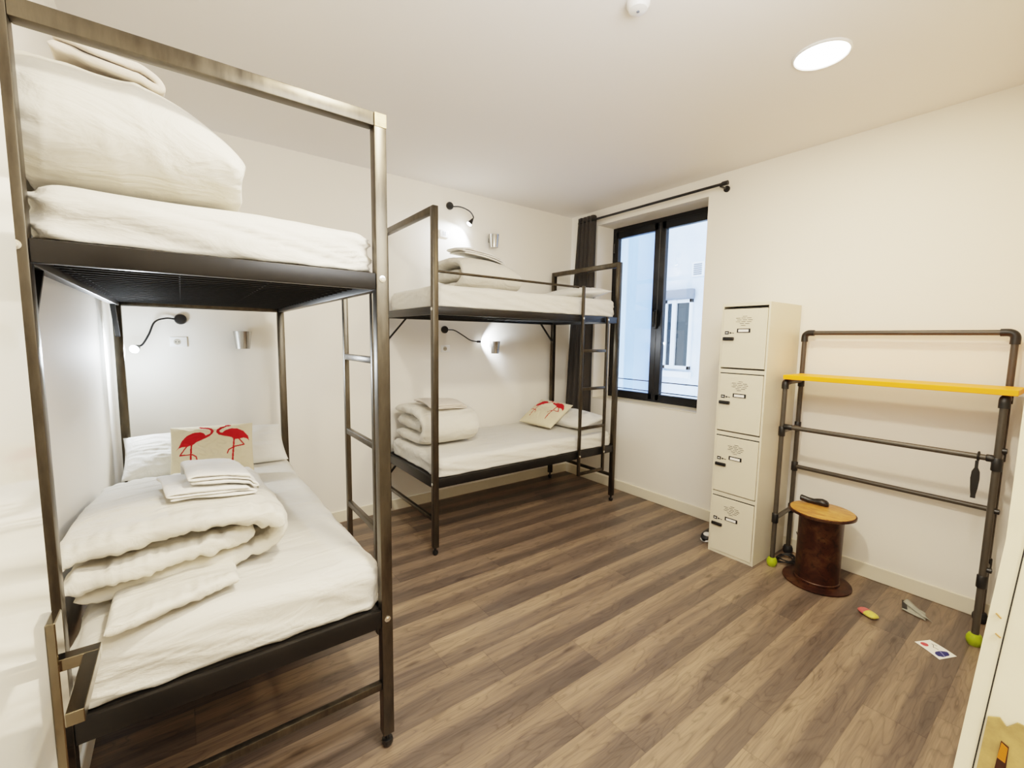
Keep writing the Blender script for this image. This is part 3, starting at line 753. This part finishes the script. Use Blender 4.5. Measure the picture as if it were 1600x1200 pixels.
D = bpy.data.objects
drape(D['folded_sheet'], surface(D['duvet']), 1.3)
drape(D['folded_towel'], surface(D['folded_sheet'], D['duvet']), 1.3)
drape(D['folded_towel.001'], surface(D['duvet.001']), 1.5)
drape(D['folded_towel.002'], surface(D['duvet.002']), 2.6)
drape(D['folded_towel.003'], surface(D['duvet.003']), 2.6)
drape(D['duvet'], surface(D['mattress']), 1.3, True); drape(D['duvet.001'], surface(D['mattress.002']), 1.5, True)
drape(D['duvet.002'], surface(D['mattress.003']), 2.6, True); drape(D['duvet.003'], surface(D['mattress.001']), 2.6, True)
drape(D['pillow'], surface(D['mattress']), 1.3, True); drape(D['pillow.001'], surface(D['mattress.002']), 1.5, True)
drape(D['pillow.002'], surface(D['mattress.003']), 2.6, True); drape(D['flamingo_cushion'], surface(D['mattress']), 1.3, True)
drape(D['flamingo_cushion.001'], surface(D['mattress.002'], D['pillow.001']), 1.5, True)

# ------------------------------------------------------------------ wall fittings
def lamp(label, base, path, head_dir, style, power, cone=1.5):
    t = thing('reading_lamp', (base[0], YB, base[1]), label, 'lamp', 'black flexible reading lamps on the back wall')
    MB().lathe([(.033, 0), (.034, .012), (.030, .022), (.012, .024)], (base[0], YB-.001, base[1]), axis=(0, -1, 0), seg=28).build('wall_base', M['black'], t, SM)
    pts = spline(path, 26)
    MB().tube(pts, .0055, 10).build('flexible_arm', M['black'], t, SM)
    e = pts[-1]; d_ = V(head_dir).normalized()
    if style == 'cone': prof = [(.006, -.01), (.010, .0), (.014, .012), (.024, .045), (.025, .05), (.022, .05)]; hl = .05
    else: prof = [(.006, -.006), (.011, 0), (.011, .04), (.009, .042)]; hl = .042
    hd = MB().lathe(prof, e, axis=d_, seg=20).build('lamp_head', M['black'], t, SM)
    r = .024 if style == 'cone' else .0095
    MB().lathe([(r, 0), (r*.9, .006), (r*.4, .011), (.001, .012)], e+d_*(hl+.0005), axis=d_, seg=18).build('bulb', M['bulb'], hd, SM)
    ld = bpy.data.lights.new('reading_light', 'SPOT'); ld.energy = power; ld.spot_size = cone; ld.spot_blend = .6; ld.color = (.86, .93, 1); ld.shadow_soft_size = .02
    lo = bpy.data.objects.new('reading_light', ld); COL.objects.link(lo); lo.location = e+d_*(hl+.02); lo.rotation_euler = d_.to_track_quat('-Z', 'Y').to_euler()
pl = bpy.data.lights.new('bulb_glow', 'POINT'); pl.energy = 4; pl.color = (.72, .86, 1); pl.shadow_soft_size = .05
po = bpy.data.objects.new('bulb_glow', pl); COL.objects.link(po); po.location = (-.215, YB-.27, 1.39)
lamp('lit black reading lamp beside the steel cup on the lower bed by the door', (.004, 1.597),
     [(-.02, YB-.02, 1.597), (-.07, YB-.035, 1.600), (-.125, YB-.06, 1.575), (-.155, YB-.09, 1.50), (-.185, YB-.12, 1.44), (-.205, YB-.135, 1.425)], (-.35, -.85, -.30), 'cone', 24, 2.8)
lamp('black reading lamp curving down above the upper bed near the window', (1.969, 2.668),
     [(1.995, YB-.02, 2.665), (2.06, YB-.05, 2.665), (2.13, YB-.08, 2.635), (2.165, YB-.09, 2.59), (2.155, YB-.09, 2.565)], (-.55, .15, -.8), 'cone', 16, 2.3)
lamp('black reading lamp shining sideways at a cup over the lower bed near the window', (1.917, 1.577),
     [(1.945, YB-.02, 1.577), (2.0, YB-.04, 1.572), (2.08, YB-.05, 1.53), (2.16, YB-.055, 1.485), (2.235, YB-.06, 1.472)], (1, .12, -.03), 'stick', 13, 2.1)
def cup(label, x, z, r=.05):
    t = thing('wall_mounted_cup', (x, YB, z), label, 'cup', 'brushed metal wall cups above the beds')
    yc = YB-.075
    MB().lathe([(r*.74, -.065), (r*.76, -.066), (r*1.0, .05), (r*1.02, .052), (r*.96, .052), (r*.9, .03), (r*.7, -.055), (.001, -.056)], (x, yc, z), seg=30).build('cup', M['alu'], t, SM)
    MB().box((x-.012, yc+r*.9, z-.01), (x+.012, YB-.001, z+.03), .002).build('bracket', M['black'], t)
cup('brushed metal cup on the wall above the flamingo pair cushion', .338, 1.475, .055)
cup('brushed metal cup high on the wall above the upper bed near the window', 2.40, 2.42, .05)
cup('brushed metal cup lit by a lamp above the lower bed near the window', 2.425, 1.425, .05)
def socket(label, x, z, kind):
    t = thing('wall_socket', (x, YB, z), label, 'socket', 'white socket plates on the back wall')
    MB().box((x-.045, YB-.012, z-.032), (x+.045, YB-.001, z+.032), .004, 2).build('plate', M['socket'], t, SM)
    s_ = MB()
    if kind == 'usb':
        for k in (-.012, .006): s_.box((x+k-.003, YB-.0135, z-.018), (x+k+.003, YB-.0115, z+.018), 0)
    else:
        s_.lathe([(.019, 0), (.019, .0015), (.015, .0015)], (x-.006, YB-.012, z), axis=(0, -1, 0), seg=24)
    s_.build('outlet', M['vent' if kind == 'usb' else 'locker_dark'], t)
    if kind != 'usb':
        for k in (-.014, .002): MB().lathe([(.0035, .0012), (.0035, .0032)], (x+k, YB-.012, z), axis=(0, -1, 0), seg=10).build('pin_hole', M['black'], t)
socket('white wall socket under the reading lamp of the bed beside the door', -.013, 1.452, 'plug')
socket('white switch plate beside the lamp of the upper bed near the window', 1.915, 2.42, 'usb')
socket('white wall socket under the lamp of the lower bed near the window', 1.925, 1.405, 'plug')

# curtain and rod
o = thing('curtain_rod', (XR-.10, 2.5, 2.704), 'black curtain rod on brackets above the window', 'curtain rod')
MB().tube([(XR-.10, 1.845, 2.704), (XR-.10, 3.40, 2.704)], .011, 14).build('rod', M['black'], o, SM)
for y in (1.845,): MB().tube([(XR-.10, y-.022, 2.704), (XR-.10, y+.022, 2.704)], .017, 14).build('end_cap', M['black'], o, SM)
for y in (1.89, 3.34): MB().lathe([(.024, 0), (.024, .01), (.008, .012), (.008, .10)], (XR-.001, y-.01, 2.690), axis=(-1, 0, 0), seg=18).build('bracket', M['black'], o, SM)
vs = []; fs = []; nu, nv = 160, 60; 
for side in (0, 1):
    for j in range(nv+1):
        t_ = j/nv; z = 2.745-t_*2.13
        for i in range(nu+1):
            u = i/nu; spread = .235+.12*t_
            y = 3.17+spread*u
            amp_ = .030+.012*t_
            x = XR-.10+amp_*math.sin(u*2*PI*4.5+.35*math.sin(t_*3))+.006*nz(u*6, t_*3)
            x = min(x, XR-.03)
            vs.append(V((x+(.0025 if side else 0), y+.012*math.sin(u*2*PI*9)*1., z+.01*math.cos(u*2*PI*9)*(1 if j == 0 else 0))))
W1 = nu+1; B = W1*(nv+1)
for j in range(nv):
    for i in range(nu): a = j*W1+i; fs.append((a, a+1, a+1+W1, a+W1)); fs.append((B+a, B+a+W1, B+a+W1+1, B+a+1))
for i in range(nu):
    for j in (0, nv): a = j*W1+i; fs.append((a, a+1, B+a+1, B+a))
for j in range(nv):
    for i in (0, nu): a = j*W1+i; fs.append((a, a+W1, B+a+W1, B+a))
tag(put('curtain', vs, fs, M['curtain'], None, True), 'dark grey curtain drawn aside in folds between the bed and the window', 'curtain')

# ceiling lamps
def clamp_(label, x, y, energy, col):
    t = thing('ceiling_light', (x, y, ZC), label, 'ceiling light')
    MB().lathe([(.115, 0), (.115, -.006), (.108, -.010), (.104, -.006), (.104, -.001)], (x, y, ZC), seg=48).build('rim', M['socket'], t, SM)
    MB().lathe([(.104, -.003), (.10, -.006), (.001, -.0065)], (x, y, ZC), seg=48).build('diffuser', M['lamp'], t, SM)
    ld = bpy.data.lights.new('ceiling_glow', 'AREA'); ld.shape = 'DISK'; ld.size = .2; ld.energy = energy; ld.color = col
    lo = bpy.data.objects.new('ceiling_glow', ld); COL.objects.link(lo); lo.location = (x, y, ZC-.014)
clamp_('round lit ceiling light flush with the ceiling toward the desk', 2.42, .90, 11, (1, .82, .54))
clamp_('round ceiling light above the foot of the bed beside the door', .72, .78, 26, (1, .88, .70))
o = thing('smoke_detector', (1.50, 1.20, ZC), 'small round white smoke detector on the ceiling', 'smoke detector')
MB().lathe([(.045, 0), (.045, -.012), (.035, -.03), (.02, -.034), (.001, -.035)], (1.50, 1.215, ZC), seg=32).build('housing', M['socket'], o, SM)
MB().lathe([(.006, -.033), (.006, -.037), (.001, -.038)], (1.50, 1.215, ZC), seg=12).build('indicator', M['vent'], o, SM)

# ------------------------------------------------------------------ locker column
o = thing('locker_cabinet', (3.24, 1.445, 0), 'tall narrow cream metal locker with four doors beside the pipe desk', 'locker')
LX, LY0, LY1, LZ = 3.0, 1.288, 1.602, 1.762
b = MB()
b.box((LX, LY0, 0), (3.465, LY0+.012, LZ), .001); b.box((LX, LY1-.012, 0), (3.465, LY1, LZ), .001)
b.box((LX, LY0+.012, LZ-.022), (3.465, LY1-.012, LZ), .001); b.box((LX, LY0+.012, 0), (3.465, LY1-.012, .03), .001); b.box((3.45, LY0+.012, .03), (3.465, LY1-.012, LZ-.022), 0)
tops = (1.725, 1.288, .852, .418)
for zt in tops[1:]: b.box((LX+.001, LY0+.012, zt+.004), (3.45, LY1-.012, zt+.030), .001)
b.build('body', M['locker'], o)
for zt in tops:
    zb = zt-.397
    d_ = MB().box((LX-.004, LY0+.015, zb), (LX+.012, LY1-.013, zt-.003), .002).build('door', M['locker'], o)
    MB().box((LX+.0005, LY0+.013, zt-.0025), (LX+.02, LY1-.012, zt+.0035), 0).build('door_gap', M['blackm'], o)
    v_ = MB()
    for r_, zz_ in enumerate((-.052, -.064, -.076, -.088, -.1, -.112)):
        k = (1, 3, 3, 3, 2, 1)[r_]
        for q in range(k):
            yc = 1.448+(q-(k-1)/2)*.036+(.004 if r_ % 2 else -.004); v_.box((LX-.0055, yc-.014, zt+zz_-.0012), (LX-.0035, yc+.014, zt+zz_+.0012), 0)
    v_.build('vent_slots', M['rubber'], d_)
    h_ = MB().box((LX-.008, 1.403, zt-.160), (LX-.0035, 1.491, zt-.133), .002).build('label_holder', M['black'], d_)
    MB().box((LX-.0092, 1.414, zt-.155), (LX-.0078, 1.480, zt-.139), 0).build('label_card', M['paper'], h_)
    MB().box((LX-.006, 1.545, zt-.172), (LX-.0035, 1.573, zt-.150), .001).build('badge', M['black'], d_)
    bd = MB(); bd.box((LX-.0068, 1.552, zt-.164), (LX-.0058, 1.566, zt-.158), 0); bd.build('badge_mark', M['paper'], d_)
    ky = MB(); ky.lathe([(.006, 0), (.006, .0015)], (LX-.0035, 1.535, zt-.162), axis=(-1, 0, 0), seg=14); ky.box((LX-.005, 1.511, zt-.1635), (LX-.0035, 1.530, zt-.1605), 0); ky.box((LX-.005, 1.512, zt-.167), (LX-.0035, 1.516, zt-.162), 0)
    ky.build('key_symbol', M['black'], d_)
    lk = MB().box((LX-.018, 1.506, zt-.213), (LX-.0035, 1.582, zt-.190), .006, 3).build('lock_handle', M['black'], d_, SM)

# ------------------------------------------------------------------ pipe desk
o = thing('pipe_desk', (3.27, .73, 0), 'tall grey pipe desk with a yellow board and lime green feet', 'desk')
PR = .0145
def pipe(p, q, nm='pipe'): return MB().tube([p, q], PR, 16).build(nm, M['pipe'], o, SM)
def joint(p, d_=(0, 0, 1), l=.032, r=.020): p = V(p); d_ = V(d_); return MB().tube([p-d_*l, p-d_*(l-.003), p+d_*(l-.003), p+d_*l], [r-.002, r, r, r-.002], 16).build('joint', M['joint'], o, SM)
XF, XB, YLg, YRg = 3.13, 3.42, 1.222, .265
for y in (YLg, YRg):
    pipe((XF, y, .05), (XF, y, 1.245), 'leg'); pipe((XB, y+.015, .05), (XB, y+.015, 1.545), 'leg')
    for z in (.925 if y > 1 else .93, .335): joint((XF, y, z)); joint((XB, y+.015, z if z > .5 else .335)); pipe((XF+.02, y, z), (XB-.02, y+.015, z), 'cross_pipe')
    joint((XB, y+.015, 1.235)); pipe((XF+.02, y, 1.245), (XB-.02, y+.015, 1.245), 'cross_pipe')
    MB().tube(spline([(XF, y, 1.205), (XF, y, 1.235), (XF+.006, y, 1.246), (XF+.022, y, 1.248), (XF+.045, y, 1.248)], 14), .0205, 16).build('joint', M['joint'], o, SM)
    for x, yy_ in ((XF, y), (XB, y+.015)):
        MB().lathe([(.016, .060), (.024, .056), (.031, .040), (.032, .026), (.028, .010), (.022, 0)], (x, yy_, .0), seg=28).build('foot', M['lime' if x == XF else 'rubber'], o, SM)
    sg = -1 if y > 1 else 1
    yb = y+.015
    MB().tube(spline([(XB, yb, 1.51), (XB, yb, 1.545), (XB, yb+sg*.008, 1.562), (XB, yb+sg*.025, 1.570), (XB, yb+sg*.055, 1.570)], 16), .020, 16).build('joint', M['joint'], o, SM)
pipe((XB, YLg-.03, 1.570), (XB, YRg+.06, 1.570), 'top_pipe')
pipe((XF, YLg-.02, .958), (XF, YRg+.02, .956), 'cross_pipe'); joint((XF, YLg-.035, .958), (0, 1, 0), .025, .018); joint((XF, YRg+.022, .956), (0, 1, 0), .016, .018)
pipe((XB, YLg, .640), (XB, YRg+.02, .632), 'cross_pipe'); joint((XB, YLg+.015, .640))
kn = MB()
MB().box((3.10, .222, 1.268), (3.385, 1.228, 1.296), .002).build('board', M['yellow'], o)
for z in (1.0, .70, .40): MB().lathe([(.013, 0), (.013, .016), (.008, .018)], (XF+.002, YRg-.012, z), axis=(0, -1, 0), seg=14).build('adjuster_knob', M['black'], o, SM)
# thing hanging from the middle bar
hy = .328
o = thing('hanging_strap', (XF-.02, hy, .78), 'small black strap with a flat tapered tail hanging from the desk crossbar', 'strap')
MB().tube([V((XF+.0225*math.cos(a), hy, .957+.0225*math.sin(a))) for a in [2*PI*k/20 for k in range(21)]], .004, 8).build('loop', M['black'], o, SM)
vs = []; fs = []
prof = [(.006, .940), (.006, .905), (.014, .885), (.016, .85), (.013, .80), (.009, .77), (.009, .752)]
for w_, z in prof: vs += [(XF-.030-.004, hy-w_, z), (XF-.030-.004, hy+w_, z), (XF-.030+.004, hy+w_, z), (XF-.030+.004, hy-w_, z)]
for i in range(len(prof)-1):
    for k in range(4): a = 4*i+k; c = 4*i+(k+1) % 4; fs.append((a, c, c+4, a+4))
fs += [(0, 1, 2, 3), tuple(4*(len(prof)-1)+k for k in range(4))]
put('tail', vs, fs, M['black'], o)

# ------------------------------------------------------------------ spool table and small things
SX, SY = 3.155, .968
o = thing('spool_table', (SX, SY, 0), 'rusty metal cable spool used as a stool with an orange plywood top', 'stool')
MB().lathe([(.178, 0), (.183, .004), (.183, .010), (.165, .014), (.13, .016)], (SX, SY, .001), seg=64).build('base_disc', M['rust'], o, SM)
MB().lathe([(.122, .015), (.122, .03), (.118, .034), (.118, .43), (.122, .436), (.122, .445)], (SX, SY, 0), seg=64).build('drum', M['rust'], o, SM)
top_ = MB().lathe([(.170, .446), (.176, .449), (.176, .460), (.170, .463)], (SX, SY, 0), seg=64).build('rim', M['rust'], o, SM)
MB().lathe([(.168, .4632), (.168, .4660), (.166, .4665)], (SX, SY, 0), seg=64).build('top', M['ply'], o, SM)
# black handset on the spool
o = thing('black_handset', (3.235, 1.055, .467), 'black curved handheld device lying on the orange spool top', 'device')
vs = []; fs = []; cx_, cy_ = 3.235, 1.043
dv = V((.02, -.15, 0)); dl = dv.length; du = dv.normalized(); dn = V((-du.y, du.x, 0))
sec = [(-.075, .012, .030), (-.068, .020, .034), (-.03, .021, .032), (.0, .022, .030), (.02, .026, .036), (.045, .030, .040), (.068, .029, .034), (.078, .022, .026), (.082, .010, .016)]
for s_, w_, h_ in sec:
    for k in range(14):
        a = 2*PI*k/14; lift = .006 if s_ < -.05 else .0
        vs.append(V((cx_, cy_, .468+h_/2+lift))+du*s_+dn*(w_*math.cos(a))+V((0, 0, max(-1, 1.15*math.sin(a))*h_/2)))
for i in range(len(sec)-1):
    for k in range(14): a = i*14+k; c = i*14+(k+1) % 14; fs.append((a, c, c+14, a+14))
fs += [tuple(range(14)), tuple((len(sec)-1)*14+k for k in range(14))]
put('body', vs, fs, M['black'], o, SM)
MB().ball(V((cx_, cy_, .501))+du*.035, .014, (1.4, 1.2, .5)).build('cap', M['black'], o, True)
# cable coil
o = thing('cable_coil', (3.32, 1.16, 0), 'loose coil of black power cable on the floor behind the spool', 'cable')
pts = []
for k in range(150):
    a = k/150*2*PI*4.2; r = .075+.012*math.sin(k*.13)+.010*nz(k*.05, 1.)
    pts.append(V((3.275+r*.88*math.cos(a)+.012*nz(k*.02, 4), 1.19+r*.62*math.sin(a), .006+.018*(k/150)+.006*(1+math.sin(a*2.1)))))
MB().tube(pts, .0038, 7).build('coil', M['rubber'], o, True)
MB().tube(spline([pts[-1], (3.36, 1.10, .02), (3.30, 1.0+.13, .008), (3.42, 1.15, .06), (3.46, 1.205, .16)], 30), .003, 6).build('cable_tail', M['rubber'], o, True)
MB().box((3.37, 1.11, .002), (3.43, 1.165, .030), .006, 2).build('adapter', M['black'], o, SM)
# trainer behind the locker
o = thing('trainer_shoe', (3.20, 1.70, 0), 'black and white trainer poking out behind the locker', 'shoe')
vs = []; fs = []
prof = [(-.125, .018, .03), (-.115, .034, .050), (-.09, .044, .062), (-.05, .048, .072), (0, .044, .082), (.05, .038, .095), (.10, .037, .10), (.13, .030, .098), (.14, .016, .09)]
def shoe(prof, z0, k0, k1, grow=0.):
    vs = []; fs = []; n = 18
    for s_, w_, h_ in prof:
        for k in range(n):
            a = 2*PI*k/n; ww = w_+grow; z = k0*h_+(k1-k0)*h_*(.5+.5*math.sin(a)) if not grow else z0+.022*(.5+.5*math.sin(a))
            vs.append(V((3.205+s_*1.0, 1.682+ww*math.cos(a)*.9, max(z, .001))))
    for i in range(len(prof)-1):
        for k in range(n): a = i*n+k; c = i*n+(k+1) % n; fs.append((a, c, c+n, a+n))
    fs += [tuple(range(n)), tuple((len(prof)-1)*n+k for k in range(n))]; return vs, fs
v_, f_ = shoe(prof, 0, .25, 1.); put('upper', v_, f_, M['rubber'], o, True)
v_, f_ = shoe(prof, .001, 0, 1., .003); put('sole', v_, f_, M['white'], o, True)
MB().ball((3.115, 1.672, .055), .03, (1.0, 1.0, .45)).build('toe_cap', M['white'], o, True)
# packet
o = thing('snack_packet', (2.985, .658, 0), 'small pink and yellow packet lying on the wood floor', 'packet')
c0 = V((2.985, .658, 0)); du = V((-.045, -.082, 0)).normalized(); dn = V((-du.y, du.x, 0))
def puff(a0, a1, mat, nm):
    vs = []; fs = []; n = 16; m__ = 10
    for j in range(m__+1):
        s_ = a0+(a1-a0)*j/m__; e = max(0, 1-abs(s_/.048)**4)
        w_ = .030*(.62+.38*e)
        for k in range(n):
            a = 2*PI*k/n; h_ = .0135*(e**.5)+.001
            vs.append(c0+du*s_+dn*(w_*math.cos(a))+V((0, 0, .015+h_*math.sin(a)*(1 if math.sin(a) > 0 else .95)+.0008*nz(s_*200, k))))
    for j in range(m__):
        for k in range(n): a = j*n+k; c = j*n+(k+1) % n; fs.append((a, c, c+n, a+n))
    fs += [tuple(range(n)), tuple(m__*n+k for k in range(n))]; put(nm, vs, fs, mat, o, True)
puff(-.048, -.003, M['pink'], 'pink_half'); puff(-.0029, .048, M['ywrap'], 'yellow_half')
# plastic sleeve
o = thing('plastic_sleeve', (3.27, .51, 0), 'crumpled grey plastic sleeve on the floor by the baseboard', 'wrapper')
def sheet(pts, mat, nm, par, lift, n=14):
    A, B_, C_, D_ = [V(p) for p in pts]; vs = []; fs = []
    for j in range(n+1):
        for i in range(n+1):
            u, v = i/n, j/n; p = (A*(1-u)+B_*u)*(1-v)+(D_*(1-u)+C_*u)*v; p.z += lift(u, v); vs.append(p)
    k = len(vs); vs += [p+V((0, 0, .0008)) for p in vs[:k]]; W1 = n+1
    for j in range(n):
        for i in range(n): a = j*W1+i; fs.append((a, a+1, a+1+W1, a+W1)); fs.append((k+a, k+a+W1, k+a+W1+1, k+a+1))
    for i in range(n):
        for j in (0, n): a = j*W1+i; fs.append((a, a+1, k+a+1, k+a)); a = i*W1+j; fs.append((a, a+W1, k+a+W1, k+a))
    return put(nm, vs, fs, mat, par, True)
sheet([(3.21, .56, .001), (3.335, .585, .001), (3.27, .47, .001), (3.18, .455, .001)], M['greyplastic'], 'lower_flap', o, lambda u, v: .003+.006*abs(nz(u*4, v*4, 3)))
sheet([(3.30, .575, .004), (3.36, .56, .003), (3.18, .425, .003), (3.20, .47, .006)], M['greyplastic'], 'upper_flap', o, lambda u, v: .004+.010*math.sin(PI*u)*(1-v*.5))
MB().bar((3.225, .552, .0085), (3.325, .574, .0085), .022, .002, bev=0).build('dark_strip', M['rubber'], o)
# postcard
def card(u, v):
    W_ = srgb(244, 240, 230)
    if .04 < v < .96 and .03 < u < .97:
        if ((u-.20)/.13)**2+((v-.68)/.17)**2 < 1: return srgb(205, 70, 78)
        if ((u-.78)/.155)**2+((v-.52)/.36)**2 < 1+.35*nz(u*9, v*5): return srgb(120, 124, 176) if abs(v-.5-.5*(u-.78)) < .03 else srgb(44, 48, 104)
        if (abs(v-.36-.25*math.sin(u*18)*.4) < .025 and .22 < u < .46): return srgb(96, 100, 96)
        if .45 < u < .58 and abs(v-.42) < .03: return srgb(150, 150, 140)
        if .28 < u < .40 and abs(v-.2) < .03: return srgb(140, 165, 140)
    return W_
A, B_, C_, D_ = V((2.994, .404, 0)), V((2.938, .298, 0)), V((2.839, .343, 0)), V((2.91, .447, 0))
n1, n2 = 90, 60; vs = []; fs = []; cols = []
for j in range(n2+1):
    for i in range(n1+1):
        u, v = i/n1, j/n2; p = (A*(1-u)+B_*u)*(1-v)+(D_*(1-u)+C_*u)*v; p.z = .0015+.002*math.sin(PI*u); vs.append(p); cols.append(card(u, v))
k0 = len(vs); vs += [p-V((0, 0, .0006)) for p in vs[:k0]]; cols += [srgb(240, 236, 228)]*k0; W1 = n1+1
for j in range(n2):
    for i in range(n1): a = j*W1+i; fs.append((a, a+1, a+1+W1, a+W1)); fs.append((k0+a, k0+a+W1, k0+a+W1+1, k0+a+1))
for i in range(n1):
    for j in (0, n2): a = j*W1+i; fs.append((a, a+1, k0+a+1, k0+a))
for j in range(n2):
    for i in (0, n1): a = j*W1+i; fs.append((a, a+W1, k0+a+W1, k0+a))
pc = put('postcard', vs, fs, M['print'], None, True); ca = pc.data.color_attributes.new('Col', 'FLOAT_COLOR', 'POINT')
for i, c in enumerate(cols): ca.data[i].color = (*c, 1)
tag(pc, 'small white card with a red and a dark blue print lying on the floor', 'card')

# ------------------------------------------------------------------ light, sky, camera
def area(name, loc, size, energy, col, target, shape='RECTANGLE', sy_=None):
    ld = bpy.data.lights.new(name, 'AREA'); ld.shape = shape; ld.size = size; ld.energy = energy; ld.color = col
    if sy_: ld.size_y = sy_
    lo = bpy.data.objects.new(name, ld); COL.objects.link(lo); lo.location = loc
    lo.rotation_euler = (V(target)-V(loc)).to_track_quat('-Z', 'Y').to_euler(); return lo
area('room_fill', (.95, .25, 2.35), 1.1, 17, (.94, .97, 1), (1.3, 3.6, 1.5), sy_=.5)
area('hallway_fill', (.35, -.9, 2.75), .3, 26, (1, .90, .74), (.35, -.6, 0))  # added warm fill from the unseen hallway, not a known lamp
wd = bpy.data.worlds.new('sky'); scene.world = wd; wd.use_nodes = True
bg = wd.node_tree.nodes['Background']; bg.inputs[0].default_value = (.72, .85, 1, 1); bg.inputs[1].default_value = 3.0

cd = bpy.data.cameras.new('camera'); cam = bpy.data.objects.new('camera', cd); COL.objects.link(cam)
cd.sensor_fit = 'HORIZONTAL'; cd.sensor_width = 36; cd.lens = 690/1600*36; cd.clip_start = .02
yaw, pitch, roll = math.radians(36.8), math.radians(5.8), math.radians(-.82)
cy, sy__, cp, spp, cr_, sr = math.cos(yaw), math.sin(yaw), math.cos(pitch), math.sin(pitch), math.cos(roll), math.sin(roll)
fwd = V((sy__*cp, cy*cp, -spp)); right = V((cy, -sy__, 0)); down = fwd.cross(right)
r2 = right*cr_+down*sr; d2 = -right*sr+down*cr_
mw = Matrix((r2, -d2, -fwd)).transposed().to_4x4(); mw.translation = V((0, 0, 1.5)); cam.matrix_world = mw
scene.camera = cam
scene.view_settings.view_transform = 'Filmic'
scene.view_settings.look = 'Medium High Contrast'
scene.view_settings.exposure = 1.0
scene.cycles.max_bounces = 8; scene.cycles.diffuse_bounces = 5; scene.cycles.caustics_reflective = False; scene.cycles.caustics_refractive = False
scene.cycles.sample_clamp_indirect = 6
scene.cycles.use_denoising = True
